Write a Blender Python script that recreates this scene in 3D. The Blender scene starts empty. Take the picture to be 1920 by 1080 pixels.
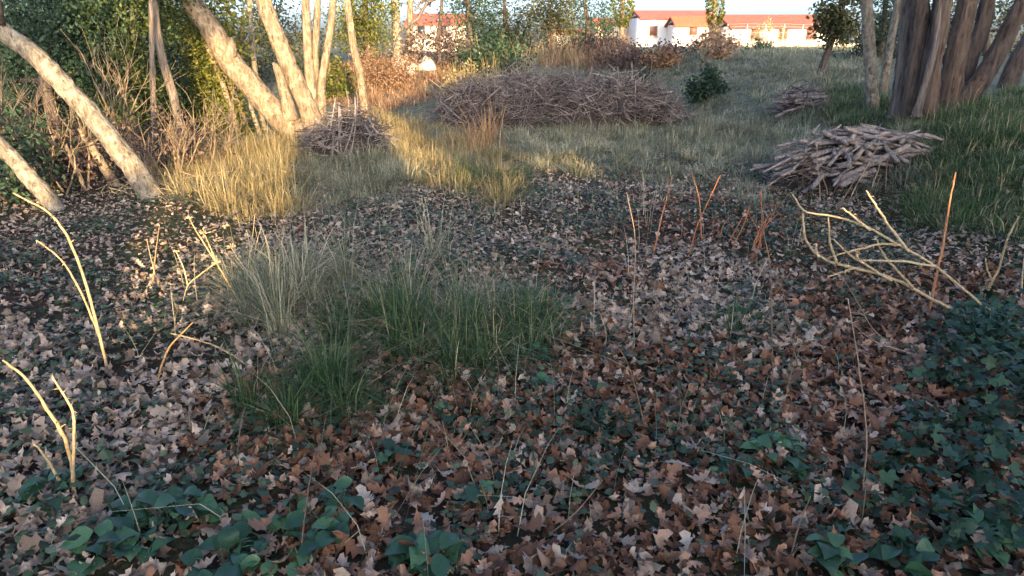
import bpy, math
import numpy as np
from mathutils import Vector, Matrix
rng = np.random.default_rng(7)
R = math.radians
scene = bpy.context.scene
col = scene.collection

# ------------------------------------------------------------------ camera
F = 1251.0                      # focal length in pixels of a 1920 wide frame
CAMZ = 1.6
PITCH = math.atan(480.0 / F)
cd = bpy.data.cameras.new('camera'); cam = bpy.data.objects.new('camera', cd); col.objects.link(cam)
cd.sensor_width = 36.0; cd.lens = 36.0 * F / 1920.0
cd.clip_start = 0.05; cd.clip_end = 3000
cam.location = (0, 0, CAMZ); cam.rotation_euler = (math.pi / 2 - PITCH, 0, 0)
scene.camera = cam
# ------------------------------------------------------------------ sky, sun, exposure
AZ = R(-17.0)                   # heading the sunlight travels in (from +Y, clockwise)
EL = R(8.0)
wd = bpy.data.worlds.new('World'); scene.world = wd; wd.use_nodes = True
wn = wd.node_tree.nodes; wl = wd.node_tree.links
bg = wn['Background']
sky = wn.new('ShaderNodeTexSky'); sky.sky_type = 'NISHITA'; sky.sun_disc = False
sky.sun_elevation = EL; sky.sun_rotation = math.pi + AZ
sky.air_density = 0.4; sky.dust_density = 2.4; sky.ozone_density = 1.0
wl.new(sky.outputs[0], bg.inputs[0]); bg.inputs[1].default_value = 0.15
sl = bpy.data.lights.new('sun', 'SUN'); sun = bpy.data.objects.new('sun', sl); col.objects.link(sun)
sl.energy = 2.6; sl.angle = R(0.5); sl.color = (1.0, 0.70, 0.36)
SDIR = np.array([math.sin(AZ) * math.cos(EL), math.cos(AZ) * math.cos(EL), -math.sin(EL)])
sun.rotation_euler = Vector(SDIR).to_track_quat('-Z', 'Y').to_euler()
vs = scene.view_settings
vs.view_transform = 'Standard'; vs.look = 'None'; vs.gamma = 1.0; vs.use_curve_mapping = False
vs.exposure = 2.52
scene.render.engine = 'CYCLES'
scene.cycles.use_denoising = True
scene.cycles.max_bounces = 6; scene.cycles.diffuse_bounces = 4; scene.cycles.transparent_max_bounces = 4

# ------------------------------------------------------------------ geometry helpers
FWD = np.array([0, math.cos(PITCH), -math.sin(PITCH)]); UP = np.array([0, math.sin(PITCH), math.cos(PITCH)]); RT = np.array([1., 0, 0])
CAM = np.array([0, 0, CAMZ])
def sm(a, b, x):
    t = np.clip((x - a) / (b - a), 0, 1); return t * t * (3 - 2 * t)
def H(x, y):
    x = np.asarray(x, float); y = np.asarray(y, float)
    z = 0.5 * sm(12, 24, y) + 0.62 * sm(2.8, 6.0, x) * sm(2.5, 6.0, y) * (1 - 0.6 * sm(16, 30, y))
    z = z + 0.035 * np.sin(1.9 * x + 0.7 * y) * np.sin(1.3 * y - 0.5 * x + 1.1) + 0.018 * np.sin(4.7 * x + 1.3) * np.sin(5.3 * y + x)
    z = z + 0.45 * np.exp(-((x + 3.6) / 3.0) ** 2 - ((y - 24) / 3.5) ** 2)
    z = z - 0.25 * np.exp(-((x + 7.5) / 2.5) ** 2) * sm(5, 9, y) * (1 - sm(14, 20, y))
    return z - 2.2 * sm(46, 64, y)
def ray(px, py): return FWD + RT * (px - 960) / F + UP * (540 - py) / F
def pt(px, py, Y):
    d = ray(px, py); return CAM + d * (Y / d[1])
def gp(px, py):
    d = ray(px, py); t = np.linspace(0.3, 60, 6000); P = CAM + t[:, None] * d
    below = P[:, 2] < H(P[:, 0], P[:, 1]); i = int(np.argmax(below)) if below.any() else 5999
    p = P[i].copy(); p[2] = float(H(p[0], p[1])); return p
def proj(P):
    q = np.asarray(P) - CAM; w = q @ FWD
    return 960 + F * (q @ RT) / np.maximum(w, 1e-3), 540 - F * (q @ UP) / np.maximum(w, 1e-3), w
def inpoly(px, py, poly):
    c = np.zeros(px.shape, bool); n = len(poly)
    for i in range(n):
        x1, y1 = poly[i]; x2, y2 = poly[(i + 1) % n]
        if y1 == y2: continue
        c ^= ((y1 > py) != (y2 > py)) & (px < (x2 - x1) * (py - y1) / (y2 - y1) + x1)
    return c
def ns(x, y, s=1.0, o=0.0):     # cheap smooth noise in -1..1
    x = x * s + o; y = y * s - o * 1.7
    return (np.sin(1.7 * x + 1.3 * np.sin(0.9 * y)) * np.sin(1.4 * y + 1.1 * np.sin(1.2 * x + 2)) + 0.5 * np.sin(3.9 * x + 2.1 * y) * np.sin(3.1 * y - 1.3 * x)) / 1.5

ORG = {}
def prop(o, label=None, cat=None, group=None, kind=None):
    if label: o['label'] = label
    if cat: o['category'] = cat
    if group: o['group'] = group
    if kind: o['kind'] = kind
    return o
def thing(name, label, cat, loc, group=None):
    o = bpy.data.objects.new(name, None); col.objects.link(o); o.empty_display_size = 0.1
    o.location = loc; ORG[o.name] = np.array(loc, float)
    return prop(o, label, cat, group)
class MB:
    def __init__(s): s.V = []; s.T = []; s.Q = []; s.A = []; s.n = 0
    def add(s, V, T=None, Q=None, a=0.5):
        V = np.asarray(V, float).reshape(-1, 3)
        s.V.append(V); s.A.append(np.broadcast_to(np.asarray(a, float), (len(V),)))
        if T is not None and len(T): s.T.append(np.asarray(T).reshape(-1, 3) + s.n)
        if Q is not None and len(Q): s.Q.append(np.asarray(Q).reshape(-1, 4) + s.n)
        s.n += len(V); return s
    def mesh(s, name, org=None, smooth=True):
        V = np.concatenate(s.V); A = np.concatenate(s.A)
        if org is not None: V = V - np.asarray(org)
        T = np.concatenate(s.T) if s.T else np.zeros((0, 3), int); Q = np.concatenate(s.Q) if s.Q else np.zeros((0, 4), int)
        me = bpy.data.meshes.new(name); me.vertices.add(len(V)); me.vertices.foreach_set('co', V.astype(np.float32).ravel())
        li = np.concatenate([T.ravel(), Q.ravel()]).astype(np.int32); me.loops.add(len(li)); me.loops.foreach_set('vertex_index', li)
        st = np.concatenate([np.arange(len(T)) * 3, len(T) * 3 + np.arange(len(Q)) * 4]).astype(np.int32)
        me.polygons.add(len(st)); me.polygons.foreach_set('loop_start', st)
        me.update(calc_edges=True); me.validate()
        if smooth: me.polygons.foreach_set('use_smooth', np.ones(len(me.polygons), bool))
        at = me.attributes.new('rnd', 'FLOAT', 'POINT')
        if len(at.data) == len(A): at.data.foreach_set('value', A.astype(np.float32))
        return me
    def build(s, name, mat, parent=None, loc=None, smooth=True):
        if parent is not None: org = ORG[parent.name]
        elif loc is not None: org = np.asarray(loc, float)
        else: org = np.zeros(3)
        me = s.mesh(name, org, smooth); me.materials.append(mat)
        o = bpy.data.objects.new(name, me); col.objects.link(o); ORG[o.name] = np.array(org)
        if parent is not None: o.parent = parent
        else: o.location = org
        return o
def unit(v): return v / (np.linalg.norm(v, axis=-1, keepdims=True) + 1e-12)
def spline(P, n):
    P = np.asarray(P, float)
    if len(P) < 3: return P[0] + (P[-1] - P[0]) * np.linspace(0, 1, max(2, n))[:, None]
    E = np.vstack([2 * P[0] - P[1], P, 2 * P[-1] - P[-2]]); m = len(P) - 1
    u = np.linspace(0, m - 1e-6, n); i = u.astype(int); t = (u - i)[:, None]
    p0, p1, p2, p3 = E[i], E[i + 1], E[i + 2], E[i + 3]
    return 0.5 * (2 * p1 + (p2 - p0) * t + (2 * p0 - 5 * p1 + 4 * p2 - p3) * t ** 2 + (3 * p1 - p0 - 3 * p2 + p3) * t ** 3)
def tube(mb, P, r, sides=6, n=None, a=0.5, rough=0.0, wob=0.0):
    P = np.asarray(P, float)
    n = n or max(2, 2 * len(P)); C = spline(P, n)
    if wob: C[1:-1] += rng.normal(0, wob, (n - 2, 3)) * .45
    r = np.interp(np.linspace(0, 1, n), np.linspace(0, 1, len(np.atleast_1d(r))), np.atleast_1d(r))
    tg = unit(np.gradient(C, axis=0)); ref = np.array([0.31, 0.17, 0.93]) if abs(tg[0] @ np.array([0.31, 0.17, 0.93])) < 0.85 else np.array([0.95, 0.2, 0.1])
    s1 = unit(np.cross(tg, ref)); s2 = np.cross(tg, s1)
    th = np.arange(sides) * 2 * np.pi / sides
    rr = r[:, None] * (1 + rough * rng.normal(0, 1, (n, sides)))
    V = C[:, None] + rr[..., None] * (np.cos(th)[None, :, None] * s1[:, None] + np.sin(th)[None, :, None] * s2[:, None])
    i = np.arange(n - 1)[:, None] * sides; j = np.arange(sides)[None]; j2 = (j + 1) % sides
    Q = np.stack([i + j, i + j2, i + sides + j2, i + sides + j], -1).reshape(-1, 4)
    k = n * sides; jj = np.arange(sides)
    T = np.concatenate([np.stack([np.full(sides, k), (jj + 1) % sides, jj], -1), np.stack([np.full(sides, k + 1), (n - 1) * sides + jj, (n - 1) * sides + (jj + 1) % sides], -1)])
    mb.add(np.vstack([V.reshape(-1, 3), C[:1], C[-1:]]), T, Q, a); return C
def box(mb, c0, c1, a=0.5, rz=0.0, piv=None):
    x0, y0, z0 = c0; x1, y1, z1 = c1
    V = np.array([[x0, y0, z0], [x1, y0, z0], [x1, y1, z0], [x0, y1, z0], [x0, y0, z1], [x1, y0, z1], [x1, y1, z1], [x0, y1, z1]], float)
    Q = [[0, 3, 2, 1], [4, 5, 6, 7], [0, 1, 5, 4], [1, 2, 6, 5], [2, 3, 7, 6], [3, 0, 4, 7]]
    mb.add(V, None, Q, a); return mb
def rots(n, tilt=None, yaw=None):
    """n random rotation matrices: yaw about z, then a tilt away from flat"""
    yaw = rng.uniform(0, 2 * np.pi, n) if yaw is None else yaw
    ax = rng.uniform(0, 2 * np.pi, n); tl = np.abs(rng.normal(0, tilt, n)) if tilt is not None else np.arccos(rng.uniform(-1, 1, n))
    K = np.stack([np.cos(ax), np.sin(ax), np.zeros(n)], -1); c, s = np.cos(tl), np.sin(tl)
    Z = np.zeros((n, 3, 3)); Z[:, 0, 0] = np.cos(yaw); Z[:, 0, 1] = -np.sin(yaw); Z[:, 1, 0] = np.sin(yaw); Z[:, 1, 1] = np.cos(yaw); Z[:, 2, 2] = 1
    Kx = np.zeros((n, 3, 3)); Kx[:, 0, 1] = -K[:, 2]; Kx[:, 0, 2] = K[:, 1]; Kx[:, 1, 0] = K[:, 2]; Kx[:, 1, 2] = -K[:, 0]; Kx[:, 2, 0] = -K[:, 1]; Kx[:, 2, 1] = K[:, 0]
    Rm = np.eye(3)[None] + s[:, None, None] * Kx + (1 - c)[:, None, None] * (Kx @ Kx)
    return Rm @ Z
def scatter(mb, tmpl, pos, rot, size, a):
    V, T = tmpl; n = len(pos)
    W = np.einsum('nij,vj->nvi', rot, V) * np.asarray(size).reshape(-1, 1, 1) + pos[:, None]
    TT = (T[None] + (np.arange(n) * len(V))[:, None, None]).reshape(-1, 3)
    mb.add(W.reshape(-1, 3), TT, None, np.repeat(np.broadcast_to(a, (n,)), len(V)))
def strip_leaf(st, wd, curl=0.0, fold=0.0, twist=0.0, bend=0.0, asym=0.0):
    """a leaf from a midrib and two sides; st stations 0..1, wd half widths"""
    st = np.asarray(st, float); wd = np.asarray(wd, float); n = len(st)
    def P(s, side):
        w = wd * side * (1 + asym * side)
        x = st - 0.5 + np.abs(w) * 0.18; z = curl * (st - 0.5) ** 2 * 2 + fold * np.abs(w) + twist * w * (st - 0.5) * 4
        return np.stack([x, w + bend * (st - 0.5) ** 2, z], -1)
    M = P(st, 0.0); L = P(st, 1.0); Rr = P(st, -1.0); V = np.vstack([M, L, Rr]); T = []
    for i in range(n - 1):
        for k in (n, 2 * n):
            a, b, c, d = i, i + 1, k + i + 1, k + i
            f = [[a, b, c], [a, c, d]]
            if wd[i] < 1e-6: f = [[a, b, c]]
            if wd[i + 1] < 1e-6: f = [[a, b, d]]
            T += f if k == n else [t[::-1] for t in f]
    return V, np.array(T)
oak_s = [0, .08, .2, .28, .42, .5, .64, .73, .87, 1.0]; oak_w = [.012, .03, .17, .085, .27, .12, .31, .15, .2, 0]
OAK = [strip_leaf(oak_s, np.array(oak_w) * rng.uniform(.8, 1.15), rng.uniform(-.9, .9), rng.uniform(-.9, 1.0), rng.uniform(-.9, .9), rng.uniform(-.4, .4), rng.uniform(-.15, .15)) for i in range(8)]
OAKL = [strip_leaf([0, .22, .34, .62, .74, 1.0], [.02, .2, .12, .3, .2, 0], rng.uniform(-.6, .6), rng.uniform(-.5, .6), rng.uniform(-.8, .8)) for i in range(6)]
BLADE = [strip_leaf([0, .25, .6, 1.0], [0.02, .3, .3, 0], rng.uniform(-.3, .2), rng.uniform(-.3, .4), rng.uniform(-.3, .3)) for i in range(4)]
DIA = [(np.array([[-.5, 0, 0], [0, .3, f], [.5, 0, .1], [0, -.3, f]]), np.array([[0, 1, 2], [0, 2, 3]])) for f in (.12, -.15)]
def ivyleaf(c):
    an = np.array([0, 28, 55, 85, 120, 150, 180, 210, 240, 275, 305, 332]); rd = np.array([.62, .36, .5, .33, .42, .3, .1, .3, .42, .33, .5, .36])
    V = np.stack([rd * np.cos(np.radians(an)), rd * np.sin(np.radians(an)), c * rd ** 2 + .1 * np.sin(np.radians(an * 2))], -1)
    V = np.vstack([[[0, 0, 0]], V]); k = np.arange(12); return V, np.stack([np.zeros(12, int), 1 + k, 1 + (k + 1) % 12], -1)
IVY = [ivyleaf(c) for c in (-.35, .1, -.15, .3)]
def ovate(w, fold, curl): return strip_leaf([0, .12, .32, .55, .8, 1.0], np.array([.03, .22, .34, .33, .17, 0]) * w, curl, fold, rng.uniform(-.3, .3))
OVA = [ovate(1.15, .25, -.5), ovate(1.0, .35, -.3), ovate(1.25, .1, -.6), ovate(.9, .3, .1)]

# ------------------------------------------------------------------ materials
def newmat(name):
    m = bpy.data.materials.new(name); m.use_nodes = True; return m, m.node_tree.nodes, m.node_tree.links, m.node_tree.nodes['Principled BSDF']
def ramp(nodes, stops):
    r = nodes.new('ShaderNodeValToRGB'); e = r.color_ramp.elements
    while len(e) < len(stops): e.new(0.5)
    for k, (p, c) in enumerate(stops): e[k].position = p; e[k].color = (*c, 1)
    return r
def leafmat(name, stops, rough=0.6, trans=0.25, nscale=9.0, namt=0.35, spec=0.3):
    m, n, l, b = newmat(name)
    at = n.new('ShaderNodeAttribute'); at.attribute_name = 'rnd'
    rp = ramp(n, stops); l.new(at.outputs['Fac'], rp.inputs[0])
    tc = n.new('ShaderNodeTexCoord'); nz = n.new('ShaderNodeTexNoise'); nz.inputs['Scale'].default_value = nscale; nz.inputs['Detail'].default_value = 3
    l.new(tc.outputs['Object'], nz.inputs['Vector'])
    mr = n.new('ShaderNodeMapRange'); mr.inputs[1].default_value = .3; mr.inputs[2].default_value = .7; mr.inputs[3].default_value = 1 - namt; mr.inputs[4].default_value = 1 + namt
    l.new(nz.outputs[0], mr.inputs[0])
    mx = n.new('ShaderNodeVectorMath'); mx.operation = 'SCALE'; l.new(rp.outputs[0], mx.inputs[0]); l.new(mr.outputs[0], mx.inputs['Scale'])
    l.new(mx.outputs[0], b.inputs['Base Color']); b.inputs['Roughness'].default_value = rough; b.inputs['Specular IOR Level'].default_value = spec
    if trans:
        t = n.new('ShaderNodeBsdfTranslucent'); l.new(mx.outputs[0], t.inputs[0]); ms = n.new('ShaderNodeMixShader'); ms.inputs[0].default_value = trans
        l.new(b.outputs[0], ms.inputs[1]); l.new(t.outputs[0], ms.inputs[2]); l.new(ms.outputs[0], n['Material Output'].inputs[0])
    return m
def bark(name, c0, c1, scale=6, stretch=.18, bump=.5, patches=None):
    m, n, l, b = newmat(name); tc = n.new('ShaderNodeTexCoord'); mp = n.new('ShaderNodeMapping'); mp.inputs['Scale'].default_value = (1, 1, stretch)
    l.new(tc.outputs['Object'], mp.inputs[0]); nz = n.new('ShaderNodeTexNoise'); nz.inputs['Scale'].default_value = scale * 3; nz.inputs['Detail'].default_value = 7; nz.inputs['Roughness'].default_value = .65
    l.new(mp.outputs[0], nz.inputs['Vector']); rp = ramp(n, [(.32, c0), (.62, c1)]); l.new(nz.outputs[0], rp.inputs[0]); out = rp.outputs[0]
    if patches:
        n2 = n.new('ShaderNodeTexNoise'); n2.inputs['Scale'].default_value = 9; n2.inputs['Detail'].default_value = 9; n2.inputs['Roughness'].default_value = .7; l.new(tc.outputs['Object'], n2.inputs['Vector'])
        r2 = ramp(n, [(.5, (0, 0, 0)), (.62, (1, 1, 1))]); l.new(n2.outputs[0], r2.inputs[0]); mx = n.new('ShaderNodeMix'); mx.data_type = 'RGBA'
        l.new(r2.outputs[0], mx.inputs[0]); l.new(out, mx.inputs[6]); mx.inputs[7].default_value = (*patches, 1); out = mx.outputs[2]
    l.new(out, b.inputs['Base Color']); b.inputs['Roughness'].default_value = .9; b.inputs['Specular IOR Level'].default_value = .15
    bp = n.new('ShaderNodeBump'); bp.inputs['Strength'].default_value = bump; bp.inputs['Distance'].default_value = .06; l.new(nz.outputs[0], bp.inputs['Height']); l.new(bp.outputs[0], b.inputs['Normal'])
    return m
def plain(name, c, rough=.8, var=.2, scale=3, bump=0.0):
    m, n, l, b = newmat(name); tc = n.new('ShaderNodeTexCoord'); nz = n.new('ShaderNodeTexNoise'); nz.inputs['Scale'].default_value = scale; nz.inputs['Detail'].default_value = 6
    l.new(tc.outputs['Object'], nz.inputs['Vector']); rp = ramp(n, [(.3, [v * (1 - var) for v in c]), (.7, [min(1, v * (1 + var)) for v in c])]); l.new(nz.outputs[0], rp.inputs[0])
    l.new(rp.outputs[0], b.inputs['Base Color']); b.inputs['Roughness'].default_value = rough
    if bump:
        bp = n.new('ShaderNodeBump'); bp.inputs['Strength'].default_value = bump; bp.inputs['Distance'].default_value = .03; l.new(nz.outputs[0], bp.inputs['Height']); l.new(bp.outputs[0], b.inputs['Normal'])
    return m
M = {}
M['oak'] = leafmat('oak_leaf', [(0, (.05, .026, .016)), (.2, (.13, .062, .034)), (.38, (.24, .125, .075)), (.5, (.42, .27, .19)), (.6, (.13, .095, .07)), (.8, (.34, .26, .2)), (1, (.49, .4, .325))], .75, .12, 40, .42)
M['moss'] = leafmat('groundcover_leaf', [(0, (.015, .03, .016)), (.5, (.04, .07, .04)), (1, (.10, .135, .075))], .5, .15)
M['ivy'] = leafmat('ivy_leaf', [(0, (.012, .03, .018)), (.6, (.026, .065, .036)), (1, (.06, .115, .055))], .5, .1, 20, .3, .3)
M['herb'] = leafmat('herb_leaf', [(0, (.016, .05, .028)), (.5, (.038, .10, .052)), (1, (.075, .165, .07))], .42, .2, 25, .25, .45)
M['grass_green'] = leafmat('grass_green', [(0, (.03, .065, .022)), (.5, (.065, .125, .045)), (.78, (.13, .19, .08)), (.86, (.34, .30, .16)), (1, (.5, .42, .24))], .55, .35, 3, .25)
M['grass_mix'] = leafmat('grass_mix', [(0, (.09, .11, .06)), (.4, (.18, .2, .12)), (.65, (.36, .34, .22)), (1, (.58, .52, .37))], .65, .35, 2, .3)
M['grass_straw'] = leafmat('grass_straw', [(0, (.16, .13, .05)), (.5, (.34, .27, .12)), (1, (.52, .42, .24))], .7, .3, 2, .25)
M['grass_meadow'] = leafmat('grass_meadow', [(0, (.10, .12, .08)), (.4, (.18, .21, .14)), (.75, (.30, .30, .21)), (1, (.46, .42, .31))], .7, .3, .8, .35)
M['reed'] = leafmat('dry_reed', [(0, (.25, .12, .05)), (.6, (.42, .25, .12)), (1, (.5, .36, .18))], .7, .2, 3, .2)
M['bracken'] = leafmat('dry_bracken', [(0, (.13, .07, .04)), (.5, (.27, .155, .09)), (1, (.42, .29, .18))], .8, .2, 2, .3)
M['bramble'] = leafmat('bramble', [(0, (.05, .035, .035)), (.6, (.11, .075, .065)), (1, (.2, .15, .12))], .85, .1, 2, .3)
M['ever'] = leafmat('evergreen_leaf', [(0, (.012, .025, .010)), (.5, (.035, .065, .02)), (.85, (.09, .12, .03)), (1, (.16, .17, .04))], .5, .25, .8, .35, .4)
M['lime'] = leafmat('yellowgreen_leaf', [(0, (.04, .06, .012)), (.5, (.11, .13, .025)), (1, (.22, .20, .04))], .55, .3, 1, .3)
M['olive'] = leafmat('olive_leaf', [(0, (.03, .04, .015)), (.5, (.08, .09, .035)), (1, (.17, .15, .07))], .6, .25, .7, .35)
M['grn'] = leafmat('bluegreen_leaf', [(0, (.015, .035, .02)), (.5, (.04, .08, .045)), (1, (.09, .13, .06))], .6, .2, .7, .35)
M['bark_tan'] = bark('bark_tan', (.07, .05, .035), (.33, .25, .17), 8, .22, 1.0, (.38, .31, .22))
M['bark_pale'] = bark('bark_pale', (.08, .065, .048), (.34, .29, .22), 9, .35, 1.0, (.4, .36, .29))
M['bark_dark'] = bark('bark_dark', (.025, .018, .015), (.15, .115, .095), 7, .1, 1.0, (.11, .085, .07))
M['bark_grey'] = bark('bark_grey', (.05, .04, .033), (.25, .205, .17), 7, .12, 1.0)
M['log'] = bark('cut_log', (.10, .085, .08), (.33, .285, .26), 8, 1, .5)
M['log_end'] = plain('log_end', (.36, .28, .2), .9, .25, 30)
M['twig'] = leafmat('twig', [(0, (.03, .024, .022)), (.5, (.14, .115, .105)), (1, (.36, .31, .28))], .9, 0, 4, .3)
M['stalk'] = leafmat('dry_stalk', [(0, (.24, .16, .085)), (.5, (.45, .34, .185)), (1, (.6, .48, .29))], .7, .05, 60, .35)
M['redstalk'] = leafmat('red_stalk', [(0, (.24, .08, .04)), (.6, (.4, .15, .07)), (1, (.5, .24, .12))], .6, .05, 40, .25)
M['cane'] = leafmat('bramble_cane', [(0, (.10, .06, .045)), (.6, (.22, .15, .11)), (1, (.34, .25, .18))], .6, .05, 20, .3)
M['white'] = plain('white_render', (.78, .76, .72), .9, .06, 1.5)
M['cream'] = plain('cream_render', (.66, .55, .42), .9, .08, 1.5)
M['tile_red'] = plain('roof_tile_red', (.27, .062, .055), .85, .25, 6)
M['tile_orange'] = plain('roof_tile_orange', (.3, .085, .045), .85, .25, 6)
M['tile_old'] = plain('roof_tile_faded', (.22, .062, .048), .85, .3, 5)
M['glass'] = plain('window_glass', (.03, .035, .04), .08, .1); M['shutter'] = plain('shutter', (.16, .07, .05), .6, .15)
M['conc'] = plain('concrete', (.46, .41, .32), .9, .15, 4); M['metal'] = plain('galvanised', (.45, .44, .42), .5, .1)
M['stone'] = plain('stone', (.42, .39, .34), .9, .25, 5, .6)
M['wood'] = plain('boarding', (.16, .11, .07), .85, .3, 4)
def groundmat():
    m, n, l, b = newmat('soil'); tc = n.new('ShaderNodeTexCoord')
    def nz(s, d=6):
        x = n.new('ShaderNodeTexNoise'); x.inputs['Scale'].default_value = s; x.inputs['Detail'].default_value = d; x.inputs['Roughness'].default_value = .65; l.new(tc.outputs['Object'], x.inputs['Vector']); return x
    a = nz(14); r1 = ramp(n, [(.3, (.018, .013, .011)), (.55, (.05, .036, .028)), (.75, (.10, .075, .06))]); l.new(a.outputs[0], r1.inputs[0])
    g = nz(9); r2 = ramp(n, [(.3, (.02, .03, .014)), (.7, (.075, .085, .045))]); l.new(g.outputs[0], r2.inputs[0])
    k = nz(.55, 4); r3 = ramp(n, [(.42, (0, 0, 0)), (.6, (1, 1, 1))]); l.new(k.outputs[0], r3.inputs[0])
    mx = n.new('ShaderNodeMix'); mx.data_type = 'RGBA'; l.new(r3.outputs[0], mx.inputs[0]); l.new(r1.outputs[0], mx.inputs[6]); l.new(r2.outputs[0], mx.inputs[7])
    sp = n.new('ShaderNodeSeparateXYZ'); l.new(tc.outputs['Object'], sp.inputs[0]); ad = n.new('ShaderNodeMath'); ad.operation = 'MULTIPLY_ADD'; l.new(k.outputs[0], ad.inputs[0]); ad.inputs[1].default_value = 4.0; l.new(sp.outputs['Y'], ad.inputs[2])
    mr = n.new('ShaderNodeMapRange'); mr.inputs[1].default_value = 9.0; mr.inputs[2].default_value = 11.5; l.new(ad.outputs[0], mr.inputs[0])
    r4 = ramp(n, [(.3, (.06, .065, .045)), (.5, (.15, .155, .11)), (.7, (.25, .24, .17))]); l.new(g.outputs[0], r4.inputs[0])      # matted old grass of the meadow
    m2 = n.new('ShaderNodeMix'); m2.data_type = 'RGBA'; l.new(mr.outputs[0], m2.inputs[0]); l.new(mx.outputs[2], m2.inputs[6]); l.new(r4.outputs[0], m2.inputs[7]); mx = m2
    l.new(mx.outputs[2], b.inputs['Base Color']); b.inputs['Roughness'].default_value = .95; b.inputs['Specular IOR Level'].default_value = .1
    bp = n.new('ShaderNodeBump'); bp.inputs['Strength'].default_value = .8; bp.inputs['Distance'].default_value = .04; l.new(a.outputs[0], bp.inputs['Height']); l.new(bp.outputs[0], b.inputs['Normal'])
    return m
M['soil'] = groundmat()

# ------------------------------------------------------------------ ground
def axis(lo, hi, dense_lo, dense_hi, st):
    a = np.arange(dense_lo, dense_hi + st / 2, st); k = st; L = [a]
    x = dense_hi; up = []
    while x < hi: k *= 1.22; x += k; up.append(x)
    k = st; x = dense_lo; dn = []
    while x > lo: k *= 1.22; x -= k; dn.append(x)
    return np.concatenate([dn[::-1], a, up])
gx = axis(-1500, 1500, -8, 9, .14); gy = axis(-300, 2000, 0, 16, .14)
X, Y = np.meshgrid(gx, gy); Z = H(X, Y)
idx = np.arange(X.size).reshape(X.shape)
g = MB().add(np.stack([X, Y, Z], -1).reshape(-1, 3), None, np.stack([idx[:-1, :-1], idx[:-1, 1:], idx[1:, 1:], idx[1:, :-1]], -1).reshape(-1, 4))
ground = g.build('ground', M['soil']); prop(ground, kind='structure')

# ------------------------------------------------------------------ unseen shade casters added behind the camera: barn, hedge and tree
SU = np.array([math.cos(AZ), -math.sin(AZ), 0]); SH = np.array([math.sin(AZ), math.cos(AZ), 0])
def uv(u, v, L):                 # a point L metres behind the camera, seen from the sun at (u, v) round the camera
    p = CAM + SU * u - SH * L; p = p.copy(); p[2] = CAMZ + L * math.tan(EL) + v / math.cos(EL); return p
def slab(mb, prof, L0, L1, a=.5):   # prof: list of (u, vtop, zbottom); a solid from L0 to L1 behind the camera
    V = []; Q = []
    for (u, v, zb) in prof:
        for L in (L0, L1):
            t = uv(u, v, (L0 + L1) / 2); q = CAM + SU * u - SH * L
            V += [[q[0], q[1], zb], [q[0], q[1], t[2]]]
    n = len(prof)
    for i in range(n - 1):
        a0 = 4 * i; b0 = 4 * (i + 1)
        Q += [[a0, b0, b0 + 1, a0 + 1], [a0 + 2, a0 + 3, b0 + 3, b0 + 2], [a0 + 1, b0 + 1, b0 + 3, a0 + 3], [a0, a0 + 2, b0 + 2, b0]]
    Q += [[0, 1, 3, 2]]; e = 4 * (n - 1); Q += [[e, e + 2, e + 3, e + 1]]
    mb.add(V, None, Q, a)
def hedge(name, label, prof, L0, L1, dens=900, leaf=.07):
    base = CAM + SU * ((prof[0][0] + prof[-1][0]) / 2) - SH * ((L0 + L1) / 2); base[2] = 0
    t = thing(name, label, 'hedge', base)
    mb = MB(); slab(mb, [(u, v - .06, z) for u, v, z in prof], L0 + .06, L1 - .06); mb.build('core', M['bark_dark'], t, smooth=False)
    lf = MB(); us = np.array([p[0] for p in prof]); vt = np.array([p[1] for p in prof])
    n = int(dens * (us[-1] - us[0])); u = rng.uniform(us[0], us[-1], n); v = np.interp(u, us, vt)
    tz = CAMZ + (L0 + L1) / 2 * math.tan(EL) + v; top = rng.random(n) < .25
    z = np.where(top, tz + rng.normal(-.03, .03, n), rng.uniform(0.05, 1, n) * tz); L = np.where(top, rng.uniform(L0, L1, n), np.where(rng.random(n) < .6, L0, L1) + rng.normal(0, .04, n))
    P = CAM + SU * u[:, None] - SH * L[:, None]; P[:, 2] = z
    scatter(lf, DIA[0], P, rots(n), rng.uniform(.7, 1.3, n) * leaf, rng.random(n)); lf.build('leaves', M['ever'], t)
    return t
HEDGE_SHADE = [(-7.5, .5, 0), (-5.2, .35, 0), (-4.2, -.2, 0), (-3.2, -.55, 0), (-2.5, -.62, 0), (-2.3, -.3, 0), (-1.55, -.28, 0), (-1.4, -.85, 0), (-1.1, -1.02, 0), (-.62, -1.0, 0), (-.5, -.72, 0), (-.19, -.68, 0), (-.15, .05, 0), (.5, .24, 0), (1.06, .35, 0), (1.1, -.5, 0), (1.7, -.64, 0), (2.3, -.56, 0), (4.6, -.56, 0)]  # top line of the added hedge, stepped to set where sun and shade fall
hedge('shade_caster_hedge', 'unseen evergreen hedge added behind the camera, top shaped to cast shade', HEDGE_SHADE, 7.2, 7.8)
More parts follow.
